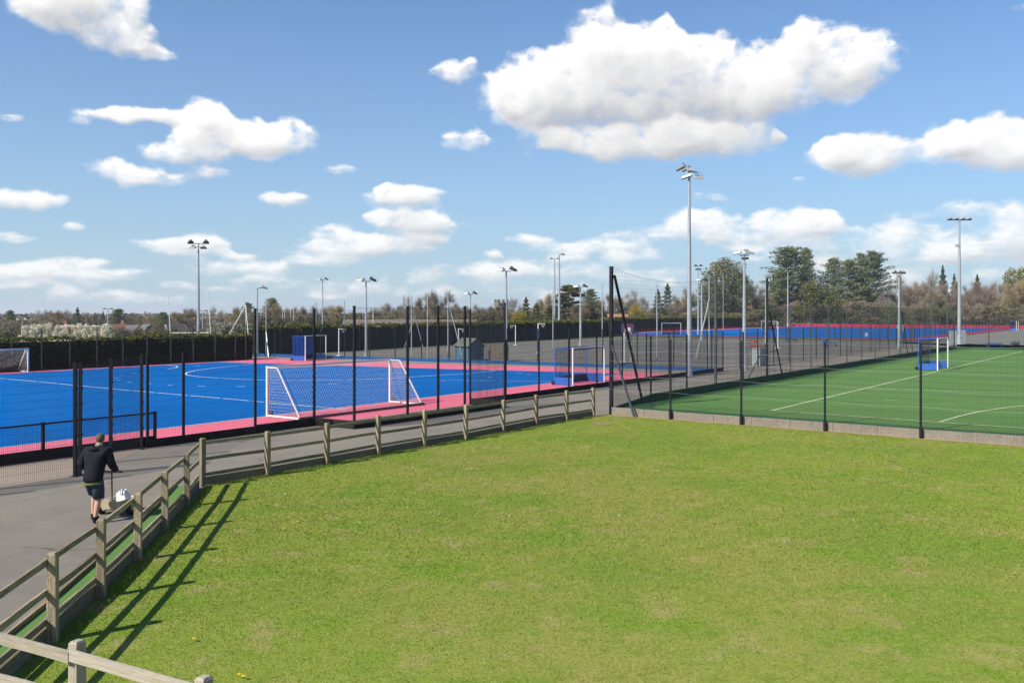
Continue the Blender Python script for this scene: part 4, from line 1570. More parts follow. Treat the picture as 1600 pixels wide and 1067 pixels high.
# the far goal's drapes hang closed with bright blue netting
mb = MB()
net_surface(mb, lambda s, q: Vector((-.05 + .02 * math.sin(20 * s), .05 + 1.2 * s, 2.1 - 1.62 * q)), 40, 52, 6, 2, .006)
net_surface(mb, lambda s, q: Vector((3.6 * s, 1.26 + .02 * math.sin(30 * s), 2.1 - 1.62 * q)), 90, 52, 8, 2, .006)
o = stuff(mb.build('drape', M['net_blue'], hg3, origin=(0, 0, 0)))
for px, py, lab in ((1034, 522.5, 'distant blue hockey goal on the near end of the far pitch'), (1190, 515, 'distant hockey goal at the far left side of the far pitch')):
    g = copy_tree(hg)
    p = G(px, py)
    g.location = (p.x, p.y, .02)
    g.rotation_euler = (0, 0, ang1 - math.pi / 2 + (.5 if px > 1100 else .35))
    g['label'] = lab
hb = copy_tree(hg)
p = G(1588, 517)
hb.location = (p.x, p.y, .02)
hb['label'] = 'hockey goal standing at the far right edge beside the far pitch'


# ------------------------------------------------------------------ court furniture
def netball_post(label, px, top, base, pad=None, arm=1):
    p = G(px, base)
    H = (base - top) / F_PX * p.y
    root = thing('netball_post', label, 'netball post', tuple(p), group='netball posts')
    local(root)
    MB().lathe((0, 0, 0), [(.3, 0), (.3, .05), (.06, .08), (.055, H)], 12).build('pole', M['white'], root)
    if pad:
        MB().lathe((0, 0, .1), [(.13, 0), (.13, H * .72)], 12).build('pad', M[pad], root)
    mb = MB()
    mb.beam((0, 0, H - .05), (.3 * arm, -.1, H - .05), .05, .05)
    n = 14
    ring = [Vector((.52 * arm + .21 * math.cos(2 * math.pi * i / n), -.15 + .21 * math.sin(2 * math.pi * i / n), H - .05)) for i in range(n + 1)]
    mb.path3(ring, .018)
    mb.build('hoop', M['white'], root)
    mb = MB()
    for i in range(n):
        a = ring[i]
        c = Vector((.52 * arm, -.15, H - .45))
        mb.tube(a, a.lerp(c, .6) - Vector((0, 0, .15)), .008, .008, 3, False)
    stuff(mb.build('hoop_net', M['net_white'], root))


netball_post('white netball post left of the twin lamp floodlight', 529.5, 513, 556, None, 1)
netball_post('plain white netball post in the middle of the hard courts', 805.5, 508, 539.5, None, -1)
netball_post('netball post with a dark blue pad around its pole', 841, 505, 551, 'blue_plastic', 1)
netball_post('white netball post right of the grey green cabinet', 1215.5, 502.5, 544.5, None, -1)
netball_post('white netball post leaning on the blue shed roof line', 716.5, 513, 552, None, 1)

# basketball unit
p = G(978, 565.5)
root = thing('basketball_hoop', 'white framed basketball hoop with purple backboard behind the net post', 'basketball hoop', tuple(p))
local(root)
for dx in (-.15, .45):
    MB().box((dx, .3 * (dx > 0), 1.45), .13, .13, 2.9).build('post', M['white_dull'], root)
MB().beam((-.15, 0, 2.75), (.45, .3, 2.75), .1, .1).build('crossbar', M['white_dull'], root)
MB().box((.1, -.35, 2.95), 1.05, .05, .75).build('backboard', M['purple'], root)
MB().box((.1, -.385, 2.8), .5, .02, .4).build('target_frame', M['white_dull'], root)
mb = MB()
mb.path3([Vector((.1 + .22 * math.cos(i * .45), -.65 + .22 * math.sin(i * .45), 2.65)) for i in range(15)], .016)
mb.build('rim', M['dark_grey'], root)

# shed
p = G(733, 563.6)
root = thing('shed', 'blue boarded shed with a mossy pitched roof behind the pink border', 'shed', (p.x, p.y + .2, 0), ang1 - R(24))
local(root)
SW, SD, SH, SR = 2.6, 1.5, 1.35, 1.98
rr = random.Random(2)
mb = MB().box((0, 0, SH / 2), SD - .06, SW - .06, SH)
mb.quadface((-SD / 2 + .03, -SW / 2 + .05, SH), (SD / 2 - .03, -SW / 2 + .05, SH), (0, -SW / 2 + .05, SR - .05))
mb.build('wall', M['cabinet_dark'], root)
for i in range(6):
    x0 = -SD / 2 + i * SD / 6
    xc = x0 + SD / 12
    h = SH + (SR - SH) * (1 - abs(xc) / (SD / 2)) - .05
    for y in (-SW / 2, SW / 2):
        MB().box((xc, y, h / 2), SD / 6 - .01, .03, h).build('wall_board', M['shed_blue'], root)
for i in range(9):
    for x in (-SD / 2, SD / 2):
        MB().box((x, -SW / 2 + (i + .5) * SW / 9, SH / 2), .03, SW / 9 - .01, SH).build('wall_board', M['shed_blue'], root)
for s in (-1, 1):
    mb = MB()
    a, b = Vector((0, 0, SR + .03)), Vector((s * (SD / 2 + .15), 0, SH - .08))
    d = (b - a).normalized()
    n = Vector((0, 1, 0)).cross(d)
    mb.frame((a + b) / 2, d, Vector((0, 1, 0)), n, (b - a).length, SW + .25, .05)
    mb.build('roof', M['shed_roof'], root)
# timber slatted store beside the shed
p = G(777, 564.4)
root = thing('slatted_bin', 'timber slatted store beside the blue shed', 'store', (p.x, p.y + .5, 0), R(-12))
local(root)
for i in range(9):
    MB().box((-.72 + i * .18, 0, .68), .15, .03, 1.36).build('slat', M['timber_bin'], root)
for z in (.3, 1.1):
    MB().box((0, .04, z), 1.6, .04, .1).build('rail', M['timber_bin'], root)
for x in (-.76, .76):
    MB().box((x, .6, .68), .04, 1.1, 1.36).build('side_panel', M['timber_bin'], root)

# cabinet
p = G(1187, 571.5)
root = thing('cabinet', 'grey green metal cabinet standing on the tarmac beside a floodlight', 'cabinet', tuple(p), R(38))
local(root)
MB().box((0, 0, .69), .95, .75, 1.3).build('body', M['cabinet'], root)
MB().box((0, 0, .02), 1.0, .8, .04).build('plinth', M['concrete'], root)
MB().box((0, 0, 1.365), 1.02, .82, .05).build('lid', M['cabinet'], root)
for s in (-1, 1):
    MB().box((s * .235, -.382, .69), .45, .012, 1.2).build('door', M['cabinet'], root)
MB().box((.05, -.395, .75), .03, .02, .16).build('handle', M['lamp_dark'], root)


def bench(label, px, py, wpx, mat, h=.42, name='bench', group=None):
    p = G(px, py)
    L = wpx / F_PX * p.y
    root = thing(name, label, 'bench', tuple(p), group=group)
    local(root)
    for dy in (-.13, .13):
        MB().box((0, dy, h), L, .22, .05).build('seat_plank', M[mat], root)
    MB().box((0, 0, h - .12), L * .98, .4, .1).build('seat_frame', M[mat], root)
    for dx in (-L * .4, L * .4):
        MB().box((dx, 0, h / 2 - .08), .08, .36, h - .16).build('leg', M['dark_grey'], root)


bench('nearer of the two red benches by the courts', 1181.5, 545, 22, 'red')
bench('farther of the two red benches by the courts', 1176, 536, 13, 'red')
bench('blue bench left of the blue bin on the courts', 1236.5, 534, 19, 'blue_plastic')
bench('blue bench right of the blue bin on the courts', 1300, 541, 16, 'blue_plastic')
bench('long blue bench behind the green pitch at far right', 1553, 542, 26, 'blue_plastic')
p = G(1289, 542.5)
root = thing('bin', 'blue upright litter bin beside a blue bench on the courts', 'bin', tuple(p))
local(root)
MB().lathe((0, 0, 0), [(.24, 0), (.30, .85), (.31, .9)], 14).build('body', M['blue_plastic'], root)
MB().lathe((0, 0, .9), [(.33, 0), (.33, .06), (.2, .16)], 14).build('lid', M['blue_plastic'], root)
p = G(1586, 541)
root = thing('roller', 'small dark roller parked at the far right fence', 'roller', tuple(p))
local(root)
MB().lathe((-.45, 0, .28), [(.26, 0), (.28, .03), (.28, .87), (.26, .9)], 16, Vector((1, 0, 0))).build('drum', M['dark_grey'], root)
for x in (-.5, .5):
    MB().beam((x, 0, .28), (x * .6, -.5, .75), .04, .04).build('handle', M['dark_grey'], root)
MB().beam((-.3, -.5, .75), (.3, -.5, .75), .04, .04).build('handle_bar', M['dark_grey'], root)


def sign(label, px, y0, y1, depth, wpx):
    x = (px - 800) / F_PX * depth
    z0 = CAM_H + (HORIZON - y1) / F_PX * depth
    z1 = CAM_H + (HORIZON - y0) / F_PX * depth
    w = wpx / F_PX * depth
    o = MB().box((x, depth, (z0 + z1) / 2), w, .03, z1 - z0).build('notice_board', M['white_dull'])
    tag(o, label, 'notice')


sign('blank white notice left of the cluster lamp mast', 1402.5, 507, 513, 137.5, 4)
sign('tall blank white notice right of the cluster lamp mast', 1412, 507, 518, 137.5, 3)
sign('white square notice on the low fence of the far pitch', 1353.7, 520, 526, 145, 4.5)
p = G(1489, 540)
root = thing('control_cabinet', 'pale grey tall cabinet left of the four lamp mast', 'cabinet', tuple(p))
local(root)
MB().box((0, 0, 1.0), .75, .5, 1.85).build('body', M['cabinet'], root)
MB().box((0, 0, .04), .8, .55, .08).build('plinth', M['concrete'], root)
MB().box((0, -.255, 1.0), .68, .012, 1.7).build('door', M['cabinet'], root)


# ------------------------------------------------------------------ hedges
def leaf_quads(rng, pts, size, flat=0.0, aspect=1.0):
    n = len(pts)
    a = rng.normal(size=(n, 3))
    a /= np.linalg.norm(a, axis=1)[:, None]
    b = rng.normal(size=(n, 3))
    b -= (a * b).sum(1)[:, None] * a
    b /= np.linalg.norm(b, axis=1)[:, None]
    if flat:
        a[:, 2] *= (1 - flat)
        b[:, 2] *= (1 - flat)
    s = size * rng.uniform(.6, 1.3, n)[:, None]
    v = np.empty((n, 4, 3), np.float32)
    v[:, 0] = pts - a * s
    v[:, 1] = pts - b * s * .55
    v[:, 2] = pts + a * s
    v[:, 3] = pts + b * s * .55
    if aspect != 1.0:
        v[:, :, 2] = pts[:, None, 2] + (v[:, :, 2] - pts[:, None, 2]) * aspect
    return v.reshape(-1, 3)


def hedge(label, pts, h, w, density=90, size=.11, seed=1, wob=.12, screen=None):
    """clipped hedge along a line: dark inside, leaves all over; optional black windbreak net in front"""
    rng = np.random.RandomState(seed)
    root = thing('hedge', label, 'hedge', tuple(pts[0]))
    core = MB()
    P_ = []
    T_ = []
    for a, b in zip(pts[:-1], pts[1:]):
        d = (b - a)
        L = d.length
        d.normalize()
        n = Vector((-d.y, d.x, 0))
        za, zb = a.z, b.z
        core.beam(a + n * w / 2 + Vector((0, 0, h / 2 - .05)), b + n * w / 2 + Vector((0, 0, h / 2 - .05)), w - .2, h - .25)
        k = int(L * (h + w + .4) * density)
        t = rng.rand(k) * L
        which = rng.rand(k)
        bump = wob * (np.sin(t * 1.9 + seed) * .5 + np.sin(t * .57 + 2) * .7 + np.sin(t * 5.1) * .3)
        s1 = rng.rand(k)
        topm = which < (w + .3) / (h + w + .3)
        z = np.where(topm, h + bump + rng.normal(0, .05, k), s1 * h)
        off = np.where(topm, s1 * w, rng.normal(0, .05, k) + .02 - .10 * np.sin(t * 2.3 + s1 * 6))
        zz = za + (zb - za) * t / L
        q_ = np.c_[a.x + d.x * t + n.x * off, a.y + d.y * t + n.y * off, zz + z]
        lit_top = topm | (z > h * rng.uniform(.72, 1.05, k))  # top and upper leaves take the sunlit colour, the rest the shaded one
        P_.append(q_[~lit_top])
        T_.append(q_[lit_top])
        # sprigs sticking up out of the top
        m = int(L * 14)
        t = rng.rand(m) * L
        off = rng.rand(m) * w
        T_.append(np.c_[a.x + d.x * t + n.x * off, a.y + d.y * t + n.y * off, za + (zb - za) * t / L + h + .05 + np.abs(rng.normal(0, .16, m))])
    T_ = np.concatenate(T_) - np.array(root['_o'])
    P_ = np.concatenate(P_) - np.array(root['_o'])
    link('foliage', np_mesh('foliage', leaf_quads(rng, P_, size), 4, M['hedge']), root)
    link('sunlit_top_leaves', np_mesh('sunlit_top_leaves', leaf_quads(rng, T_, size), 4, M['hedge_sunlit']), root)
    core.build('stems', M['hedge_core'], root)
    if screen:
        for a, b in zip(pts[:-1], pts[1:]):
            d = (b - a).normalized()
            n = Vector((d.y, -d.x, 0)) * .5
            k = max(1, round((b - a).length / 3.2))
            for i in range(k):
                p, q = a.lerp(b, i / k) + n, a.lerp(b, (i + 1) / k) + n
                MB().beam(p + d * .03 + Vector((0, 0, screen / 2)), q - d * .03 + Vector((0, 0, screen / 2)), .02, screen - .06).build('windbreak', M['windbreak'], root)
                MB().box(p + Vector((0, 0, screen / 2 + .1)), .07, .07, screen + .2).build('post', M['dark_grey'], root)
    return root


hv = vh + .7
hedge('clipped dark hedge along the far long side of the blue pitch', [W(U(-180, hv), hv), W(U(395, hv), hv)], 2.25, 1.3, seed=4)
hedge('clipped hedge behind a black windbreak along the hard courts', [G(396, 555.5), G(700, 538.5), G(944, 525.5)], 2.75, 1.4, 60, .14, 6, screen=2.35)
hp = P0 + D2 * 6
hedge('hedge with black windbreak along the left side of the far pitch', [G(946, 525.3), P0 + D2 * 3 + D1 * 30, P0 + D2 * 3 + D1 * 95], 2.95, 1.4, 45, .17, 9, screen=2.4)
grass_verge = MB()
struct('court_verge', MB().poly([G(430, 554.5), G(700, 540.5), G(944, 527.0), G(944, 525.7), G(700, 538.8), G(425, 554)], z=.01), M['field'])


# ------------------------------------------------------------------ trees (unit size: height 1, crown radius .5)
def branchy(rng, levels=3, spread=.42, start=.28, n0=7, up=.55):
    """limbs of a bare tree as a list of (p0, p1, r0, r1)"""
    segs = []
    tips = []
    top = np.array([0, 0, .62])
    segs.append((np.zeros(3), np.array([.005, .0, start]), .020, .016))
    segs.append((np.array([.005, 0, start]), top, .016, .007))

    def grow(p, d, L, r, lev):
        q = p + d * L
        mid = p + d * L * .5 + rng.normal(0, L * .06, 3)
        segs.append((p, mid, r, r * .8))
        segs.append((mid, q, r * .8, r * .55))
        if lev == 0:
            tips.append((q, d))
            return
        for _ in range(3):
            nd = d + rng.normal(0, .55, 3)
            nd[2] += .18
            nd /= np.linalg.norm(nd)
            grow(mid + (q - mid) * rng.uniform(.2, 1), nd, L * rng.uniform(.5, .75), r * .55, lev - 1)
    for i in range(n0):
        z = start + (.62 - start) * (i + .5) / n0
        a = i * 2.4 + rng.uniform(-.3, .3)
        d = np.array([math.cos(a), math.sin(a), up + .5 * (i / n0)])
        d /= np.linalg.norm(d)
        grow(np.array([0, 0, z]), d, spread * rng.uniform(.45, .72) * (1 - .25 * i / n0), .008, levels - 1)
    return segs, tips


def limbs_mesh(segs, name, mat, n=5):
    mb = MB()
    for a, b, r0, r1 in segs:
        mb.tube(Vector(a), Vector(b), r0, r1, n, False)
    return mb.mesh(name, mat)


def twig_mesh(rng, pts, dirs, n, length, width, name, mat, up=.25):
    k = rng.randint(0, len(pts), n)
    p = pts[k] + rng.normal(0, .03, (n, 3))
    d = dirs[k] + rng.normal(0, .55, (n, 3))
    d[:, 2] += up
    d /= np.linalg.norm(d, axis=1)[:, None]
    L = length * rng.uniform(.5, 1.4, n)[:, None]
    s = np.cross(d, rng.normal(size=(n, 3)))
    s /= np.linalg.norm(s, axis=1)[:, None]
    v = np.empty((n, 3, 3), np.float32)
    v[:, 0] = p - s * width
    v[:, 1] = p + s * width
    v[:, 2] = p + d * L
    return np_mesh(name, v.reshape(-1, 3), 3, mat)


def fit(pts, segs, lo=None):
    """scale crown points and limbs into the unit tree box"""
    r = np.percentile(np.hypot(pts[:, 0], pts[:, 1]), 97)
    zt = np.percentile(pts[:, 2], 99.7)
    k = np.array([.5 / r, .5 / r, 1 / zt])
    return pts * k, [(a * k, b * k, r0, r1) for a, b, r0, r1 in segs]


TREES = {}


def clump_points(rng, clumps, n):
    w = np.array([c[3] * c[4] * c[5] for c in clumps]) ** .66
    k = rng.choice(len(clumps), n, p=w / w.sum())
    C = np.array(clumps)[k]
    d = rng.normal(size=(n, 3))
    d /= np.linalg.norm(d, axis=1)[:, None]
    r = rng.uniform(.45, 1.08, n) ** .7
    return C[:, :3] + d * C[:, 3:6] * r[:, None]


def make_tree(kind, seed):
    rng = np.random.RandomState(seed)
    if kind.startswith('bare'):
        segs, tips = branchy(rng, 3, .46, .26, 8)
        allp = np.array([q for q, d in tips] + [s[1] for s in segs[2:]])
        alld = np.array([d for q, d in tips] + [(s[1] - s[0]) / (np.linalg.norm(s[1] - s[0]) + 1e-9) for s in segs[2:]])
        mx = np.abs(allp[:, :2]).max()
        sc = np.array([.44 / mx, .44 / mx, .93 / allp[:, 2].max()])
        segs = [(a * sc, b * sc, r0, r1) for a, b, r0, r1 in segs]
        trunk = limbs_mesh(segs, 'trunk', M['bark_pale' if kind == 'bare_pale' else 'bark'])
        mat = {'bare': 'twig', 'bare_red': 'twig_red', 'bare_grey': 'twig_grey', 'bare_pale': 'twig_grey', 'bare_gold': 'twig_gold', 'bare_thin': 'twig_grey'}[kind]
        n = 2400 if kind in ('bare_thin', 'bare_pale') else 6000
        crown = twig_mesh(rng, allp * sc, alld, n, .115, .0023, 'crown', M[mat])
        return trunk, crown
    if kind in ('scrub', 'blossom', 'budding', 'broad', 'yellow', 'willow', 'gold_ever', 'dark'):
        clumps = []
        for i in range(16):
            a = rng.uniform(0, 6.28)
            r = .33 * math.sqrt(rng.rand())
            z = rng.uniform(.3, .82)
            k = 1 - .7 * max(0, z - .45)
            clumps.append((math.cos(a) * r * k, math.sin(a) * r * k, z, rng.uniform(.12, .2), rng.uniform(.12, .2), rng.uniform(.09, .16)))
        if kind in ('scrub', 'blossom', 'budding', 'yellow', 'dark'):
            for i in range(8):
                a = i * .785
                clumps.append((math.cos(a) * .3, math.sin(a) * .3, .2, .18, .18, .17))
        pts = clump_points(rng, clumps, 5200)
        pts = pts[pts[:, 2] > .01]
        mat = {'scrub': 'scrub', 'blossom': 'blossom', 'budding': 'blossom_grey', 'broad': 'olive', 'dark': 'spruce', 'yellow': 'yellow', 'willow': 'yellow', 'gold_ever': 'yellow_green'}[kind]
        segs, tips = branchy(rng, 2, .4, .2, 6)
        pts, _ = fit(pts, [])
        segs = [(a * np.array([.8, .8, .9]), b * np.array([.8, .8, .9]), r0, r1) for a, b, r0, r1 in segs]
        v = leaf_quads(rng, pts, .030 if kind in ('blossom', 'budding', 'scrub') else .023)
        crown = np_mesh('crown', v, 4, M[mat])
        return limbs_mesh(segs, 'trunk', M['bark']), crown
    if kind in ('pine', 'cedar', 'pine_slim', 'dome'):
        clumps, segs = [], []
        lean = rng.uniform(-.03, .03)
        lo = {'pine': .30, 'cedar': .28, 'pine_slim': .25, 'dome': .18}[kind]
        segs.append((np.array([0, 0, 0]), np.array([lean * .5, 0, .5]), .022, .015))
        segs.append((np.array([lean * .5, 0, .5]), np.array([lean, 0, .95]), .015, .004))
        nb = {'pine': 46, 'cedar': 24, 'pine_slim': 40, 'dome': 38}[kind]
        for i in range(nb):
            t = (i + rng.uniform(0, .8)) / nb
            z = lo + (.95 - lo) * t
            if kind == 'dome':
                prof = math.sqrt(max(.02, 1 - ((z - .45) / .53) ** 2)) * .46
            elif kind == 'cedar':
                prof = .46 * (.75 + .25 * math.sin(9 * t)) * (1 - t ** 3) + .05
            elif kind == 'pine_slim':
                prof = .40 * (1 - t * .75) * rng.uniform(.6, 1.05)
            else:
                prof = (.46 * min(1, .6 + t * 1.1) * (1 - max(0, t - .3) * 1.05)) * rng.uniform(.45, 1.2)
            a = i * 2.4 + rng.uniform(-.5, .5)
            p = np.array([lean * z + math.cos(a) * prof * .78, math.sin(a) * prof * .78, z + .03])
            segs.append((np.array([lean * z, 0, z - .05]), p, .006, .002))
            for s in ((1.0, .75, .5, .25) if kind in ('pine', 'pine_slim') else (1.0, .55)):
                q = np.array([lean * z, 0, z]) * (1 - s) + p * s
                rad = rng.uniform(.07, .13) * (1.15 if kind == 'dome' else 1) * (.72 if kind in ('pine', 'pine_slim') else 1)
                flat = {'pine': .30, 'cedar': .32, 'pine_slim': .30, 'dome': .62}[kind]
                clumps.append((q[0], q[1], q[2], rad, rad, rad * flat))
        clumps.append((lean, 0, .95, .06, .06, .05))
        pts = clump_points(rng, clumps, 11000)
        mat = {'pine': 'pine', 'cedar': 'pine_warm', 'pine_slim': 'pine', 'dome': 'oak_green'}[kind]
        pts, segs = fit(pts, segs)
        asp = {'pine': .5, 'cedar': 1.0, 'pine_slim': .32, 'dome': .8}[kind]
        return limbs_mesh(segs, 'trunk', M['bark_pine']), np_mesh('crown', leaf_quads(rng, pts, {'pine': .021, 'cedar': .020, 'pine_slim': .028, 'dome': .020}[kind], .2, asp), 4, M[mat])
    if kind in ('spruce', 'conifer'):
        segs = [(np.zeros(3), np.array([0, 0, .97]), .018, .002)]
        P_ = []
        n = 7000
        t = rng.rand(n) ** 1.3
        z = .06 + .94 * t
        prof = (.5 * (1 - t) ** (.9 if kind == 'spruce' else .6)) * (.72 + .28 * np.sin(z * 70))
        a = rng.uniform(0, 6.283, n)
        lob = 1 + .18 * np.sin(a * 5 + z * 9)
        r = prof * lob * rng.uniform(.55, 1.05, n)
        pts = np.c_[np.cos(a) * r, np.sin(a) * r, z - r * .15]
        return limbs_mesh(segs, 'trunk', M['bark']), np_mesh('crown', leaf_quads(rng, pts * np.array([1.1, 1.1, 1]), .034, .3, .4), 4, M['spruce'])
    raise ValueError(kind)


_seed = [10]
_pool = {}


def tree(kind, px, top, wpx, depth, label, group='trees behind the pitches', name='tree', zoff=0.0, cat='tree'):
    lst = _pool.setdefault(kind, [])
    _seed[0] += 1
    if len(lst) < 3:
        lst.append(make_tree(kind, _seed[0]))
        i = len(lst) - 1
    else:
        i = _seed[0] % 3
    trunk, crown = lst[i]
    if px > 944:
        depth *= 1.42
    x = (px - 800) / F_PX * depth
    z0 = tz(x, depth) - .05 + zoff
    h = CAM_H + (HORIZON - top) / F_PX * depth - z0
    w = wpx / F_PX * depth * 1.05
    root = thing(name, label, cat, (x, depth, z0), (_seed[0] * 1.7) % 6.28, group=group)
    root.scale = (w, w, h)
    link('trunk', trunk, root)
    link('crown', crown, root)
    return root


ORDINAL = ('first', 'second', 'third', 'fourth', 'fifth', 'sixth', 'seventh', 'eighth', 'ninth', 'tenth', 'eleventh', 'twelfth', 'thirteenth', 'fourteenth', 'fifteenth', 'sixteenth', 'seventeenth', 'eighteenth', 'nineteenth', 'twentieth')
# right-hand belt
RB = 'trees behind the far pitch'
tree('dome', 1133, 404, 78, 205, 'domed evergreen oak right of the tallest floodlight', RB)
tree('dome', 1113, 440, 52, 200, 'lower evergreen oak under the left of the domed oak', RB)
tree('dome', 1158, 428, 44, 203, 'evergreen oak leaning out to the right of the domed oak', RB)
tree('pine', 1232, 386, 82, 215, 'largest pine, behind the T topped floodlight', RB)
tree('pine', 1222, 420, 73, 212, 'bushy lower pine beneath the largest pine', RB)
tree('pine_slim', 1259, 388, 38, 222, 'slender pine just right of the largest pine', RB)
tree('pine', 1301, 404, 53, 225, 'left pine of the group right of the olive tree', RB)
tree('pine', 1327, 406, 53, 222, 'middle pine of the group right of the olive tree', RB)
tree('pine', 1345, 396, 41, 226, 'narrow pine between two broader pines', RB)
tree('pine', 1364, 393, 63, 220, 'right pine of the group, with layered branches', RB)
tree('broad', 1283, 440, 58, 200, 'olive green spring tree in front of the pines', RB)
tree('bare_grey', 1176, 445, 56, 215, 'grey bare tree left of the largest pine', RB)
tree('bare', 1190, 462, 60, 205, 'low brown bare tree left of the largest pine', RB)
tree('bare_pale', 1398, 428, 44, 235, 'pale bare tree right of the layered pine', RB)
tree('spruce', 1473, 415, 34, 235, 'dark spruce rising left of the four lamp mast', RB)
tree('spruce', 1491, 428, 30, 240, 'shorter spruce hidden behind the four lamp mast', RB)
tree('bare_pale', 1455, 418, 34, 250, 'pale birch rising behind the brown trees, left of the spruce', RB)
tree('spruce', 1527, 429, 36, 228, 'spruce right of the four lamp mast', RB)
tree('gold_ever', 1592, 419, 52, 235, 'yellow green evergreen at the right edge', RB)
for i, (px, top, w, dp, kd, lab) in enumerate((
        (1404, 452, 44, 222, 'bare', 'brown bare tree behind the cluster lamp mast'),
        (1424, 446, 42, 218, 'bare_red', 'russet bare tree right of the cluster lamp mast'),
        (1442, 440, 44, 226, 'bare_red', 'taller russet bare tree below the pale birch'),
        (1462, 446, 40, 215, 'bare', 'brown bare tree below the dark spruce'),
        (1484, 440, 44, 219, 'bare_red', 'russet bare tree left of the four lamp mast'),
        (1510, 446, 40, 224, 'bare', 'brown bare tree right of the four lamp mast'),
        (1536, 440, 50, 214, 'bare_red', 'broad russet bare tree with pale trunks at right'),
        (1560, 444, 46, 219, 'bare', 'brown bare tree second from the right edge'),
        (1586, 438, 50, 210, 'bare_gold', 'golden bare tree at the right edge'),
        (1608, 436, 50, 212, 'bare_gold', 'golden bare tree cut by the right edge'),
        (1385, 462, 40, 210, 'bare_grey', 'grey bare tree under the layered pine'),
        (1340, 470, 50, 205, 'bare_red', 'low russet tree under the pine group'),
        (1310, 474, 50, 207, 'bare', 'low brown tree under the left pine of the group'),
        (1255, 470, 44, 206, 'bare', 'low brown tree between the largest pine and the olive tree'))):
    tree(kd, px, top, w, dp, lab, RB)
# understorey along the far fence
UNDER = (('scrub', 'low brown scrub bush'), ('bare', 'low bare thicket'), ('dark', 'low dark evergreen bush'), ('broad', 'low olive green bush'), ('bare_red', 'low russet thicket'), ('dark', 'low dark evergreen bush'))
for i, px in enumerate(range(1180, 1640, 24)):
    kd, lab = UNDER[(i * 5 + i // 4) % 6]
    tree(kd, px, 484 - (i * 37) % 13, 40 + (i * 11) % 14, 197 + (i * 13) % 9, lab + ' along the foot of the pine belt, ' + ORDINAL[i] + ' from the left', 'undergrowth along the pine belt', 'bush', cat='bush')

# middle belt
MBG = 'trees beyond the hard courts'
tree('conifer', 1043, 443, 30, 200, 'taller dark conifer of the pair left of the tallest floodlight', MBG)
tree('conifer', 1028, 452, 28, 197, 'shorter dark conifer of the pair crossed by a grey pole', MBG)
tree('bare_thin', 1003, 453, 40, 195, 'thin bare tree above the yellow willow', MBG)
tree('yellow', 1000, 476, 40, 190, 'bright yellow willow right of the tall net post', MBG, 'bush')
tree('bare', 1072, 450, 46, 205, 'brown bare tree left of the tallest floodlight', MBG)
tree('bare', 1062, 462, 50, 196, 'low brown bare tree beside the dark conifers', MBG)
tree('bare_red', 960, 462, 46, 210, 'russet bare tree behind the tall net post', MBG)
tree('bare', 978, 458, 40, 215, 'brown bare tree right of the tall net post', MBG)
tree('cedar', 887, 446, 66, 185, 'broad brown cedar behind the tall single lamp mast', MBG)
tree('pine', 922, 452, 36, 190, 'dark flat topped pine right of the brown cedar', MBG)
tree('bare_gold', 858, 458, 52, 195, 'golden bare tree left of the brown cedar', MBG)
tree('bare', 905, 472, 60, 180, 'low brown tree under the cedar', MBG)
tree('bare_red', 935, 468, 44, 200, 'russet bare tree right of the flat topped pine', MBG)
tree('conifer', 822, 464, 26, 170, 'pointed conifer above the yellow green bush', MBG)
tree('conifer', 838, 474, 34, 168, 'broad conifer in the middle of the conifer clump', MBG)
tree('conifer', 858, 478, 32, 166, 'dark low conifer at the right of the conifer clump', MBG)
tree('yellow', 812, 486, 26, 160, 'yellow green bush left of the conifer clump', MBG, 'bush')
tree('bare_thin', 803, 466, 30, 230, 'thin grey bare tree right of the church tower', MBG)
tree('bare_red', 770, 478, 46, 210, 'russet bare tree in front of the church tower', MBG)
tree('bare', 745, 476, 50, 212, 'brown bare tree left of the church tower', MBG)
tree('bare', 720, 474, 46, 200, 'brown bare tree above the blue shed', MBG)
tree('bare_grey', 684, 455, 60, 190, 'large bare tree above the long brown roofed building', MBG)
tree('bare', 664, 458, 50, 194, 'brown bare tree left of the large bare tree', MBG)
tree('bare_thin', 637, 462, 30, 200, 'thin upright tree left of the large bare tree', MBG)
tree('bare_grey', 618, 474, 46, 205, 'grey bare tree above the left end of the brown roof', MBG)
tree('scrub', 700, 490, 50, 180, 'scrubby bush behind the long brown roof', MBG, 'bush', cat='bush')

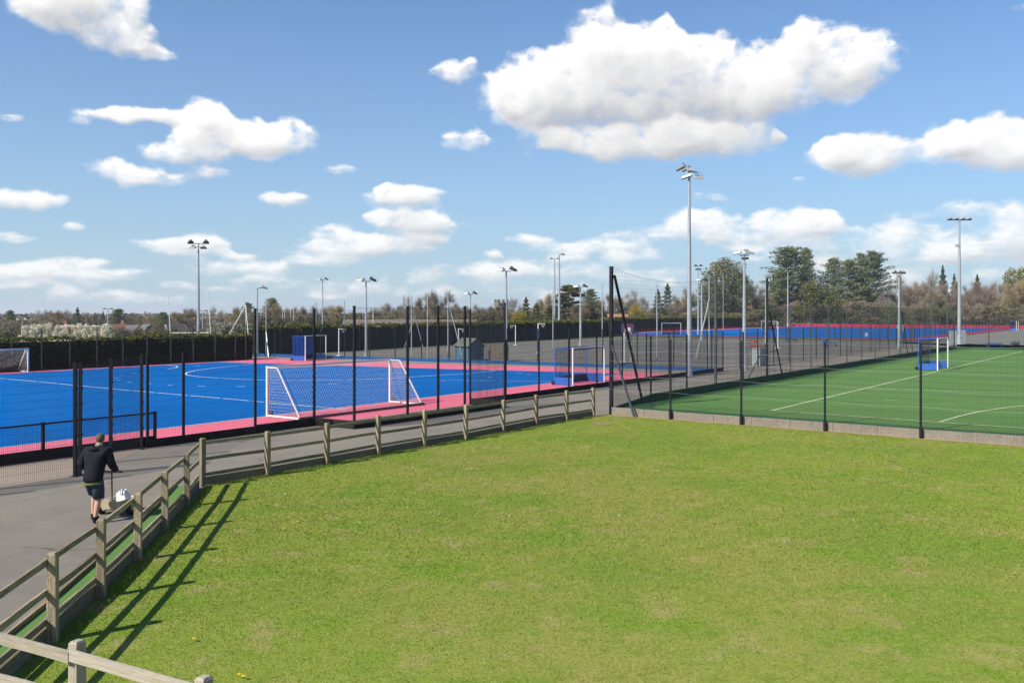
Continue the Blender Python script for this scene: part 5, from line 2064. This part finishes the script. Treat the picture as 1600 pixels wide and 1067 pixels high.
# left belt
LB = 'trees beyond the rugby field'
for kd, px, top, w, dp, lab in (
        ('bare', 590, 482, 60, 230, 'brown bare tree behind the rugby posts before the long roof'),
        ('bare_gold', 520, 482, 46, 230, 'golden bare tree right of the thin floodlight'),
        ('bare', 490, 482, 46, 235, 'brown bare tree left of the thin floodlight'),
        ('scrub', 545, 492, 44, 220, 'low brown scrub left of the long brown roofed building'),
        ('bare', 462, 484, 46, 228, 'brown bare tree behind the small rugby posts'),
        ('bare_gold', 440, 478, 40, 232, 'golden bare tree left of the small rugby posts'),
        ('pine', 425, 470, 34, 236, 'dark tree with a rough top beside the single lamp floodlight'),
        ('bare', 408, 486, 40, 225, 'brown bare tree behind the single lamp floodlight'),
        ('pine', 387, 477, 26, 230, 'dark evergreen beside the braced pole at the hedge corner'),
        ('bare_gold', 375, 484, 34, 240, 'golden bare tree left of the hedge corner pole'),
        ('bare_thin', 335, 485, 36, 260, 'thin bare tree between the rugby uprights'),
        ('bare', 352, 492, 36, 250, 'brown bare tree right of the large rugby posts'),
        ('bare_red', 296, 486, 40, 265, 'brown bare tree just left of the tall left floodlight'),
        ('bare_gold', 283, 492, 40, 260, 'golden bare tree inside the large rugby posts'),
        ('pine', 256, 492, 34, 270, 'dark flat evergreen behind the left rugby upright'),
        ('bare_gold', 228, 496, 44, 275, 'golden bare tree above the brick gable'),
        ('pine', 186, 487, 36, 280, 'spreading cedar above the orange gabled house'),
        ('spruce', 161, 490, 16, 285, 'small dark spruce left of the spreading cedar'),
        ('bare', 146, 494, 32, 280, 'brown bare tree left of the twin lamp pole'),
        ('conifer', 121, 484, 18, 285, 'dark narrow evergreen above the blossom hedge'),
        ('bare', 108, 488, 36, 290, 'brown bare tree left of the dark narrow evergreen'),
        ('bare_gold', 92, 489, 34, 288, 'golden bare tree above the blossom hedge'),
        ('bare_thin', 66, 488, 30, 290, 'thin grey bare tree above the left end of the blossom'),
        ('bare', 74, 496, 36, 280, 'brown bare tree below the thin grey tree'),
        ('bare_gold', 40, 500, 36, 285, 'golden bare tree behind the small left floodlight'),
        ('pine', 15, 489, 22, 290, 'dark rounded pine at the left edge'),
        ('bare', 4, 500, 36, 280, 'brown bare tree cut by the left edge'),
        ('bare', 205, 498, 36, 285, 'brown bare tree between the houses')):
    tree(kd, px, top - (4 if px < 600 else 0), w * 1.12, dp, lab, LB, 'bush' if kd == 'scrub' else 'tree', cat='bush' if kd == 'scrub' else 'tree')
BH = 'white blossom bushes beyond the hedge'
for i, px in enumerate((40, 53, 66, 79, 92, 105, 118, 131, 144, 157, 169)):
    tree('blossom', px, 508.5 - (i * 5) % 4, 22, 150, 'white blossoming bush in the row beyond the left hedge, ' + ORDINAL[i] + ' from the left', BH, 'bush', cat='bush')
for i, (px, tp, w) in enumerate(((332, 506, 26), (350, 503, 36), (368, 504, 34), (390, 506, 26))):
    tree('budding', px, tp, w, 128, 'grey green budding bush right of the large rugby posts, ' + ORDINAL[i] + ' from the left', 'budding bushes by the hedge corner', 'bush', cat='bush')
for i, px in enumerate(list(range(-10, 60, 22)) + list(range(180, 330, 17))):
    tree('scrub', px, 515 - (i * 3) % 5, 30, 160 + (i * 7) % 12, 'low dark bush in the field hedge beyond the left hedge, ' + ORDINAL[i] + ' from the left', 'field hedge bushes', 'bush', cat='bush')
for i, px in enumerate(range(400, 640, 19)):
    tree('scrub', px, 498 - (i * 5) % 7, 36, 175 + (i * 7) % 12, 'brown scrub bush behind the court hedge, ' + ORDINAL[i] + ' from the left', 'scrub behind the court hedge', 'bush', cat='bush')
for i, px in enumerate(range(740, 1180, 24)):
    tree('scrub', px, 490 - (i * 5) % 6, 38, 186 + (i * 7) % 12, 'brown scrub bush beyond the courts and far pitch, ' + ORDINAL[i] + ' from the left', 'scrub beyond the courts', 'bush', cat='bush')


# the far wood along the horizon, which reads as one mass
def far_wood():
    rng = np.random.RandomState(77)
    P_ = []
    for px in range(-60, 1680, 7):
        if px < 620:
            dp, top = 340 + rng.uniform(-20, 20), rng.uniform(488, 492)
        elif px < 1180:
            dp, top = 380 + rng.uniform(-20, 20), rng.uniform(478, 488)
        else:
            dp, top = 400 + rng.uniform(-20, 20), rng.uniform(455, 470)
        x = (px - 800) / F_PX * dp
        z0 = tz(x, dp)
        h = CAM_H + (HORIZON - top) / F_PX * dp - z0
        n = 420
        d = rng.normal(size=(n, 3))
        d /= np.linalg.norm(d, axis=1)[:, None]
        P_.append(np.c_[x + d[:, 0] * 3.2, dp + d[:, 1] * 2.6, z0 + h * .5 + d[:, 2] * h * .5 * rng.uniform(.7, 1, n)])
    P_ = np.concatenate(P_)
    o = link('wood', np_mesh('wood', leaf_quads(rng, P_, .6), 4, M['twig_grey']))
    o['label'] = 'far brown wood closing the horizon behind all trees'
    o['category'] = 'wood'
    stuff(o)


far_wood()


# ------------------------------------------------------------------ houses, church, long building
def house(label, px, depth, w, d, eave, ridge_y, rz, roofm, wallm, name='house', chim=0, wins=2, gable_front=False):
    x = (px - 800) / F_PX * depth
    z0 = tz(x, depth)
    ridge = CAM_H + (HORIZON - ridge_y) / F_PX * depth - z0
    root = thing(name, label, 'house', (x, depth, z0), rz, group='houses beyond the rugby field')
    local(root)
    eave = ridge - eave
    mb = MB().box((0, 0, eave / 2), w, d, eave)
    for s in (-1, 1):
        mb.quadface((s * w / 2, -d / 2, eave), (s * w / 2, d / 2, eave), (s * w / 2, 0, ridge - .06))
    mb.build('wall', M[wallm], root)
    rf = None
    for s in (-1, 1):
        a, b = Vector((0, 0, ridge)), Vector((0, s * (d / 2 + .35), eave - .2))
        dd = (b - a).normalized()
        n = Vector((1, 0, 0)).cross(dd)
        rf = MB().frame((a + b) / 2 + Vector((0, 0, .06)), Vector((1, 0, 0)), dd, n, w + .5, (b - a).length, .14).build('roof', M[roofm], root)
    for k in range(chim):
        mb = MB().box((-w * .3 + k * w * .6, .3, ridge + .5), .8, .6, 1.6)
        mb.box((-w * .3 + k * w * .6, .3, ridge + 1.4), .28, .28, .3)
        mb.build('chimney', M['brick'], root)
    for k in range(wins):
        xx = -w / 2 + (k + .5) * w / max(1, wins)
        f = MB().box((xx, -d / 2 - .02, eave - .9), 1.3, .08, 1.15).build('window', M['white_dull'], root)
        MB().box((xx, -d / 2 - .064, eave - .9), 1.1, .012, .95).build('pane', M['window'], f, origin=(0, 0, 0))
    for s in (-1, 1):
        MB().beam((s * (w / 2 + .27), 0, ridge + .02), (s * (w / 2 + .27), -(d / 2 + .35), eave - .2), .05, .25).build('bargeboard', M['white_dull'], root)
    return root


house('low house with a long orange roof behind the blossom', 113, 255, 6.5, 5, 2.2, 508.8, R(4), 'roof_red', 'brick', chim=1)
house('orange roofed house with its gable facing the field', 178, 235, 6, 4.6, 2.4, 507, R(62), 'roof_red', 'brick', wins=1)
house('slate roofed house right of the orange gabled house', 200, 250, 5.5, 5, 2.0, 508.5, R(-6), 'roof_slate', 'render', chim=1)
house('brick house with a white edged gable beneath golden trees', 229, 245, 5.5, 4.6, 2.4, 507.5, R(-52), 'roof_slate', 'brick', wins=1)
house('house with a bright white gable beside the left rugby upright', 273, 250, 6, 5, 3.4, 507, R(60), 'roof_brown', 'render', wins=1)
house('dark roofed house inside the large rugby posts', 288, 262, 6, 5, 2.0, 509.5, R(3), 'roof_slate', 'brick', chim=2)

# long building
x0, x1, dp = (541 - 800) / F_PX * 172, (742 - 800) / F_PX * 172, 172
z0 = tz((x0 + x1) / 2, dp)
hr = CAM_H + (HORIZON - 500.5) / F_PX * dp - z0
root = thing('long_building', 'long low brick building with a brown roof beyond the court hedge', 'building', ((x0 + x1) / 2, dp, z0), R(4))
local(root)
LW = x1 - x0
mb = MB().box((0, 0, (hr - 1.6) / 2), LW, 8, hr - 1.6)
for s in (-1, 1):
    mb.quadface((s * LW / 2, -4, hr - 1.6), (s * LW / 2, 4, hr - 1.6), (s * LW / 2, 0, hr - .1))
mb.build('wall', M['brick'], root)
for s in (-1, 1):
    a, b = Vector((0, 0, hr)), Vector((0, s * 4.5, hr - 1.65))
    dd = (b - a).normalized()
    MB().frame((a + b) / 2 + Vector((0, 0, .08)), Vector((1, 0, 0)), dd, Vector((1, 0, 0)).cross(dd), LW + .8, (b - a).length, .15).build('roof', M['roof_brown'], root)
MB().box((0, -4.55, hr - 1.75), LW + .8, .08, .25).build('gutter', M['white_dull'], root)
for k in range(8):
    xx = -LW / 2 + (k + .5) * LW / 8
    f = MB().box((xx, -4.02, hr - 2.7), 1.6, .08, 1.1).build('window', M['white_dull'], root)
    MB().box((xx, -4.064, hr - 2.7), 1.4, .012, .9).build('pane', M['window'], f, origin=(0, 0, 0))
# small brick building by the yellow willow, and roofs in the trees
house('small brick house left of the yellow willow', 963, 262, 6.0, 5.0, 1.1, 491.5, R(6), 'roof_red', 'brick', wins=2)
house('brick house glimpsed between the bare trees right of the domed oak', 1186, 318, 12, 9, 4.2, 474, R(-8), 'roof_red', 'brick', wins=3)
# church
dp = 330
x = (783 - 800) / F_PX * dp
z0 = tz(x, dp)
H = CAM_H + (HORIZON - 473) / F_PX * dp - z0
root = thing('church_tower', 'square stone church tower with battlements among bare trees', 'church', (x, dp, z0), R(24))
local(root)
TW = 3.9
MB().box((0, 0, H / 2), TW, TW, H).build('wall', M['stone'], root)
MB().box((0, 0, H - .5), TW + .3, TW + .3, .3).build('string_course', M['stone'], root)
for sx in (-1, 0, 1):
    for sy in (-1, 0, 1):
        if sx == 0 and sy == 0:
            continue
        MB().box((sx * (TW / 2 - .3), sy * (TW / 2 - .3), H + .45), .62, .62, 1.0 + .5 * (sx * sy != 0)).build('battlement', M['stone'], root)
for ang in range(4):
    q = Matrix.Rotation(ang * math.pi / 2, 3, 'Z')
    c = q @ Vector((0, -TW / 2 - .01, H * .8))
    MB().box(c, .9, .08, 1.9, ang * math.pi / 2).build('louvre', M['window'], root)
mb = MB().box((5.5, 0, H * .22), 8, 5, H * .44)
mb.build('nave', M['stone'], root)
mb = MB()
for s in (-1, 1):
    a, b = Vector((5.5, 0, H * .62)), Vector((5.5, s * 2.8, H * .43))
    dd = (b - a).normalized()
    mb.frame((a + b) / 2, Vector((1, 0, 0)), dd, Vector((1, 0, 0)).cross(dd), 8.2, (b - a).length, .15)
mb.build('roof', M['roof_slate'], root)


# ------------------------------------------------------------------ the man with the cart
def skin_obj(name, joints, edges, mat, parent, sub=2, root_i=0):
    """joints: list of (x, y, z, rx, ry); one continuous skinned surface"""
    me = bpy.data.meshes.new(name)
    me.from_pydata([j[:3] for j in joints], edges, [])
    me.materials.append(mat)
    o = link(name, me, parent)
    mod = o.modifiers.new('skin', 'SKIN')
    mod.use_smooth_shade = True
    if not me.skin_vertices:
        me.attributes.new  # layer is created with the modifier
    sv = me.skin_vertices[0].data
    for i, j in enumerate(joints):
        sv[i].radius = (j[3], j[4])
        sv[i].use_root = (i == root_i)
    s = o.modifiers.new('sub', 'SUBSURF')
    s.levels = sub
    s.render_levels = sub
    return o


FEET = G(146, 816)
man = thing('person', 'man in a black hooded jacket and navy shorts pushing a small cart', 'person', tuple(FEET))
local(man)
# frame: f forward (away along the path, a little to the right), s to his right
fw = Vector((.12, .99, 0)).normalized()
rt = Vector((fw.y, -fw.x, 0))


def B_(f, s, z):
    p = fw * f + rt * s
    return (p.x, p.y, z)


def J(f, s, z, r, r2=None):
    return (*B_(f, s, z), r, r2 or r)


# the body, one surface: legs, torso, arms, neck, head
bj = [
    J(.00, 0, .94, .15, .13),        # 0 pelvis
    J(.05, 0, 1.12, .145, .115),     # 1 waist
    J(.13, 0, 1.34, .165, .12),      # 2 chest
    J(.19, 0, 1.50, .07, .065),      # 3 neck base
    J(.225, 0, 1.57, .055, .055),    # 4 neck
    J(.245, 0, 1.66, .076, .088),    # 5 head
    J(.25, 0, 1.735, .055, .065),    # 6 crown
    J(.00, .10, .86, .095),          # 7 right hip
    J(.02, .105, .52, .066),         # 8 right knee
    J(-.04, .105, .36, .062),        # 9 right calf
    J(-.12, .105, .10, .038),        # 10 right ankle
    J(.02, -.10, .86, .095),         # 11 left hip
    J(.20, -.095, .53, .066),        # 12 left knee
    J(.17, -.095, .36, .062),        # 13 left calf
    J(.14, -.09, .10, .038),         # 14 left ankle
    J(.15, .21, 1.42, .062),         # 15 right shoulder
    J(.17, .27, 1.16, .048),         # 16 right elbow
    J(.38, .31, 1.00, .034),         # 17 right wrist
    J(.15, -.21, 1.42, .062),        # 18 left shoulder
    J(.12, -.27, 1.15, .048),        # 19 left elbow
    J(.38, -.06, 1.0, .034),         # 20 left wrist
    J(-.10, .105, .045, .036),       # 21 right heel
    J(.05, .115, .035, .034),        # 22 right toe
    J(.16, -.09, .045, .036),
    J(.31, -.10, .035, .034),
]
be = [(0, 1), (1, 2), (2, 3), (3, 4), (4, 5), (5, 6), (0, 7), (7, 8), (8, 9), (9, 10), (0, 11), (11, 12), (12, 13), (13, 14), (2, 15), (15, 16), (16, 17), (2, 18), (18, 19), (19, 20), (10, 21), (21, 22), (14, 23), (23, 24)]
skin_obj('body', bj, be, M['skin'], man)


def hand(wr, direction, side):
    """palm, four fingers closed over the bar, thumb from the side of the palm"""
    wr = Vector(wr)
    d = Vector(direction).normalized()
    across = Vector(side).normalized()
    dn = Vector((0, 0, -1))
    js = [(*wr, .03, .024), (*(wr + d * .06), .04, .02)]
    es = [(0, 1)]
    for k in range(4):
        L = (.072, .082, .078, .062)[k]
        b0 = wr + d * .085 + across * (-.033 + .022 * k)
        b1 = b0 + d * L * .45 + dn * .006
        b2 = b1 + d * L * .15 + dn * L * .4
        b3 = b2 - d * L * .3 + dn * L * .12
        i = len(js)
        for q, r in ((b0, .0105), (b1, .0098), (b2, .009), (b3, .0082)):
            js.append((*q, r, r))
        es += [(1, i), (i, i + 1), (i + 1, i + 2), (i + 2, i + 3)]
    t0 = wr + d * .03 - across * .04
    t1 = t0 + d * .03 - across * .015 + dn * .02
    t2 = t1 + d * .03 + across * .008 + dn * .02
    i = len(js)
    js += [(*t0, .013, .013), (*t1, .011, .011), (*t2, .009, .009)]
    es += [(1, i), (i, i + 1), (i + 1, i + 2)]
    return js, es


for w_, sd_ in ((B_(.38, .31, 1.0), 1), (B_(.38, -.06, 1.0), -1)):
    js, es = hand(w_, fw + Vector((0, 0, -.15)), rt * sd_)
    skin_obj('hand', js, es, M['skin'], man, 1)
# ears, nose, eyes and mouth on the far side
hc = Vector(B_(.25, 0, 1.665))
mb = MB()
for s in (-1, 1):
    mb.ball(hc + rt * s * .082 + fw * .0, .014, .022, .032, 8, 6)
mb.build('ear', M['skin'], man, smooth=True)
MB().ball(hc + fw * .092 + Vector((0, 0, -.012)), .016, .018, .026, 8, 6).build('nose', M['skin'], man, smooth=True)
mb = MB()
for s in (-1, 1):
    mb.ball(hc + fw * .078 + rt * s * .032 + Vector((0, 0, .012)), .011, .011, .009, 8, 6)
mb.build('eye', M['white'], man, smooth=True)
MB().ball(hc + fw * .083 + Vector((0, 0, -.05)), .024, .012, .007, 8, 6).build('mouth', M['jacket_hem'], man, smooth=True)
# hair: cap over the back and top of the head
mb = MB()
rngh = random.Random(3)
n, m = 18, 11
base = len(mb.v)
for j in range(m + 1):
    ph = R(88) - j / m * R(128)
    for i in range(n):
        t = 2 * math.pi * i / n
        back = -math.cos(t)
        r = 1 + rngh.uniform(-.025, .03)
        low = ph
        if back < .1:
            low = max(ph, R(8) + (.1 - back) * R(20))
        p = hc + Vector((0, 0, .022)) + (fw * (math.cos(t) * .108) + rt * (math.sin(t) * .088)) * math.cos(low) * r + Vector((0, 0, .105 * math.sin(low) * r))
        mb.v.append(tuple(p))
for j in range(m):
    for i in range(n):
        k = (i + 1) % n
        mb.f.append((base + j * n + i, base + (j + 1) * n + i, base + (j + 1) * n + k, base + j * n + k))
mb.f.append(tuple(base + i for i in range(n)))
mb.build('hair', M['hair'], man, smooth=True)
# jacket: torso and sleeves as one surface
jj = [
    J(-.03, 0, .80, .205, .175), J(-.02, 0, .90, .212, .178), J(.02, 0, 1.04, .218, .182), J(.07, 0, 1.22, .23, .182), J(.13, 0, 1.38, .23, .172), J(.185, 0, 1.51, .12, .11),
    J(.14, .23, 1.43, .115), J(.15, .305, 1.17, .088), J(.25, .31, 1.07, .078), J(.36, .30, 1.01, .06),
    J(.14, -.23, 1.43, .115), J(.08, -.32, 1.18, .09), J(.22, -.25, 1.06, .085), J(.35, -.08, 1.01, .066),
]
je = [(0, 1), (1, 2), (2, 3), (3, 4), (4, 5), (4, 6), (6, 7), (7, 8), (8, 9), (4, 10), (10, 11), (11, 12), (12, 13)]
skin_obj('jacket', jj, je, M['jacket'], man)
# olive hem showing below the jacket
mb = MB()
n = 24
for z, k in ((.795, .96), (.83, 1.0), (.83, .8)):
    for i in range(n):
        t = 2 * math.pi * i / n
        mb.v.append(B_(-.03 + math.cos(t) * .165 * k, math.sin(t) * .205 * k, z))
for r_ in range(2):
    for i in range(n):
        j = (i + 1) % n
        mb.f.append((r_ * n + i, r_ * n + j, (r_ + 1) * n + j, (r_ + 1) * n + i))
mb.build('hem', M['jacket_hem'], man)
# hood lying on the shoulders
mb = MB()
n, m = 16, 8
cx = Vector(B_(.115, 0, 1.475))
for i in range(n):
    t = math.pi * (.02 + .96 * i / (n - 1)) + math.pi / 2
    # horseshoe open to the front
    ctr = cx + fw * (math.cos(t) * .10) + rt * (math.sin(t) * .135) + Vector((0, 0, .03 - .03 * abs(math.sin(t))))
    rad = .062 - .018 * abs(math.sin(t))
    out = (fw * math.cos(t) + rt * math.sin(t)).normalized()
    for j in range(m):
        a = 2 * math.pi * j / m
        mb.v.append(tuple(ctr + out * (math.cos(a) * rad) + Vector((0, 0, math.sin(a) * rad * .95))))
for i in range(n - 1):
    for j in range(m):
        k = (j + 1) % m
        mb.f.append((i * m + j, (i + 1) * m + j, (i + 1) * m + k, i * m + k))
mb.build('hood', M['jacket'], man, smooth=True)
# collar
MB().lathe(B_(.20, 0, 1.535), [(.072, 0), (.075, .03), (.062, .05)], 14).build('collar', M['shirt'], man)
# shorts: two legs lofted from the waist
mb = MB()
n = 20


def ring(f, sd_, z, rf, rs):
    return [B_(f + math.cos(2 * math.pi * i / n) * rf, sd_ + math.sin(2 * math.pi * i / n) * rs, z) for i in range(n)]


for rows in ([ring(0, .03, .95, .145, .15), ring(0, .075, .84, .145, .125), ring(.01, .10, .68, .13, .115), ring(.01, .107, .50, .115, .108), ring(.01, .107, .50, .085, .08)],
             [ring(0, -.03, .95, .145, .15), ring(.03, -.075, .84, .145, .125), ring(.12, -.10, .68, .13, .115), ring(.195, -.098, .53, .115, .106), ring(.195, -.098, .53, .085, .08)]):
    k = len(mb.v)
    for r_ in rows:
        mb.v += r_
    for q in range(len(rows) - 1):
        for i in range(n):
            j = (i + 1) % n
            mb.f.append((k + q * n + j, k + q * n + i, k + (q + 1) * n + i, k + (q + 1) * n + j))
mb.build('shorts', M['shorts'], man, smooth=True)
# socks and shoes
for s, f0 in ((1, -.12), (-1, .14)):
    ft = .105 if s > 0 else -.09
    a = MB()
    a.tube(B_(f0 + .01, ft, .06), B_(f0, ft, .15), .05, .048, 12)
    a.build('sock', M['jacket'], man, smooth=False)
    skin_obj('shoe', [J(f0 - .03, ft, .05, .048, .045), J(f0 + .07, ft, .05, .05, .045), J(f0 + .19, ft * 1.05, .04, .042, .034)], [(0, 1), (1, 2)], M['rubber'], man, 1)

# the cart: line marking barrow with two wheels, hopper, container and T handle
cc = G(184, 803)
cart = thing('line_marking_cart', 'cream line marking cart with two black wheels and a white container', 'cart', (cc.x - .02, cc.y + .05, 0))
local(cart)


def Q_(f, s, z):
    p = fw * f + rt * s
    return Vector((p.x, p.y, z))


hop = MB()
bot = [Q_(-.30, -.17, .13), Q_(.30, -.17, .13), Q_(.30, .17, .13), Q_(-.30, .17, .13)]
topv = [Q_(-.36, -.24, .34), Q_(.40, -.24, .31), Q_(.40, .24, .31), Q_(-.36, .24, .34)]
inn = [Q_(-.33, -.21, .335), Q_(.37, -.21, .305), Q_(.37, .21, .305), Q_(-.33, .21, .335)]
deep = [Q_(-.28, -.16, .18), Q_(.29, -.16, .18), Q_(.29, .16, .18), Q_(-.28, .16, .18)]
hop.v = [tuple(p) for p in bot + topv + inn + deep]
hop.f = [(3, 2, 1, 0)] + [(i, (i + 1) % 4, 4 + (i + 1) % 4, 4 + i) for i in range(4)] + [(4 + i, 4 + (i + 1) % 4, 8 + (i + 1) % 4, 8 + i) for i in range(4)] + [(8 + i, 8 + (i + 1) % 4, 12 + (i + 1) % 4, 12 + i) for i in range(4)] + [(12, 13, 14, 15)]
hop.build('hopper', M['cart_cream'], cart)
MB().frame(Q_(-.345, 0, .27), fw, rt, Vector((0, 0, 1)), .012, .3, .2).build('splash_plate', M['cart_ochre'], cart)
MB().frame(Q_(.12, .06, .34), fw, rt, Vector((-.25, .1, 1)).normalized(), .26, .22, .20, .78).build('container', M['cart_white'], cart)
ct = MB().frame(Q_(.09, .06, .455), fw, rt, Vector((0, 0, 1)), .14, .16, .05, .7)
ct.tube(Q_(.15, .10, .44), Q_(.15, .10, .50), .03, .03, 10)
ct.build('container_cap', M['cart_white'], cart)
hd = MB().path([Q_(.0, .06, .42), Q_(-.02, .06, .48), Q_(.06, .06, .51), Q_(.13, .06, .48)], .014, 6)
hd.build('container_handle', M['cart_white'], cart)
for s in (-.33, .33):
    wl = MB().lathe(Q_(-.05, s, .16), [(.08, -.045), (.15, -.045), (.16, -.02), (.16, .02), (.15, .045), (.08, .045)], 18, rt).build('wheel', M['rubber'], cart)
    MB().lathe(Q_(-.05, s, .16), [(.025, -.05), (.085, -.047), (.085, .047), (.025, .05)], 14, rt).build('rim', M['cart_ochre'], wl, origin=(0, 0, 0))
MB().tube(Q_(-.05, -.33, .16), Q_(-.05, .33, .16), .016, .016, 8).build('axle', M['dark_grey'], cart)
hand_r = Vector(B_(.46, .31, .965)) + FEET - Vector(cart.location)
hand_l = Vector(B_(.46, -.06, .965)) + FEET - Vector(cart.location)
mid = (hand_r + hand_l) / 2
MB().tube(hand_l - rt * .06, hand_r + rt * .05, .016, .016, 8).build('handle_grip', M['black'], cart)
MB().tube(mid, Q_(-.22, 0, .36), .016, .016, 8).build('handle_shaft', M['dark_grey'], cart)
MB().path([mid + fw * .02 - Vector((0, 0, .02)), mid.lerp(Q_(-.22, 0, .36), .2) - Vector((0, 0, .06))], .008, 5).build('lever', M['dark_grey'], cart)
MB().beam(Q_(-.38, -.22, .45), Q_(-.30, -.05, .28), .05, .012).build('scraper', M['galv'], cart)


# ------------------------------------------------------------------ flowers in the lawn
def flower(px, py, kind, label):
    p = G(px, py, .05)
    mb = MB()
    mb.tube(p - Vector((0, 0, .045)), p, .003, .003, 4)
    root = thing(kind, label, 'flower', (p.x, p.y, .01), group=kind + 's in the lawn')
    mb.build('stem', M['blade'], root)
    r = .028 if kind == 'dandelion' else .02
    mb = MB()
    n = 11
    for i in range(n):
        t0, t1 = 2 * math.pi * (i - .32) / n, 2 * math.pi * (i + .32) / n
        mb.quadface(p + Vector((0, 0, .004)), p + Vector((math.cos(t0) * r, math.sin(t0) * r, .012)), p + Vector((math.cos((t0 + t1) / 2) * r * 1.15, math.sin((t0 + t1) / 2) * r * 1.15, .010)), p + Vector((math.cos(t1) * r, math.sin(t1) * r, .012)))
    mb.ball(p + Vector((0, 0, .008)), r * .6, r * .6, .012, 8, 5)
    mb.build('petals', M['dandelion' if kind == 'dandelion' else 'daisy'], root)


for px, py, lab in ((374, 1054, 'largest dandelion, lowest in the lawn'), (381, 1057, 'dandelion just right of the largest dandelion'), (510, 800, 'dandelion in the upper left lawn right of the fence shadow'), (443, 826, 'dandelion below and left of the upper lawn flowers'), (465, 815, 'small dandelion near the upper lawn flowers'), (562, 817, 'small dandelion in the upper middle lawn'), (505, 769, 'dandelion nearest the timber fence'), (972, 664, 'left dandelion near the bare soil patch'), (983, 667, 'right dandelion near the bare soil patch'), (1017, 783, 'lone dandelion in the middle of the lawn'), (303, 998, 'dandelion among the near fence shadows'), (218, 918, 'dandelion between the fence rail shadows')):
    flower(px, py, 'dandelion', lab)
for px, py, lab in ((446, 771, 'daisy near the timber fence corner'), (433, 789, 'daisy below the upper daisy by the fence'), (968, 806, 'daisy in the middle of the lawn'), (1368, 697, 'daisy near the concrete wall at right'), (796, 806, 'lone daisy left of the middle lawn')):
    flower(px, py, 'daisy', lab)

# ------------------------------------------------------------------ the air
hz = MB().box((0, 2900, 11.5), 6100, 6300, 35.2)
air = hz.build('haze', None)
air['kind'] = 'stuff'
m = bpy.data.materials.new('air')
m.use_nodes = True
m.node_tree.nodes.clear()
vo = m.node_tree.nodes.new('ShaderNodeVolumePrincipled')
vo.inputs['Color'].default_value = (.92, .95, 1, 1)
vo.inputs['Density'].default_value = HAZE_DENSITY
vo.inputs['Anisotropy'].default_value = .2
ou = m.node_tree.nodes.new('ShaderNodeOutputMaterial')
m.node_tree.links.new(vo.outputs[0], ou.inputs['Volume'])
air.data.materials.append(m)

for o in ROOTS:
    if '_o' in o:
        del o['_o']
for o in bpy.data.objects:
    if '_o' in o:
        del o['_o']
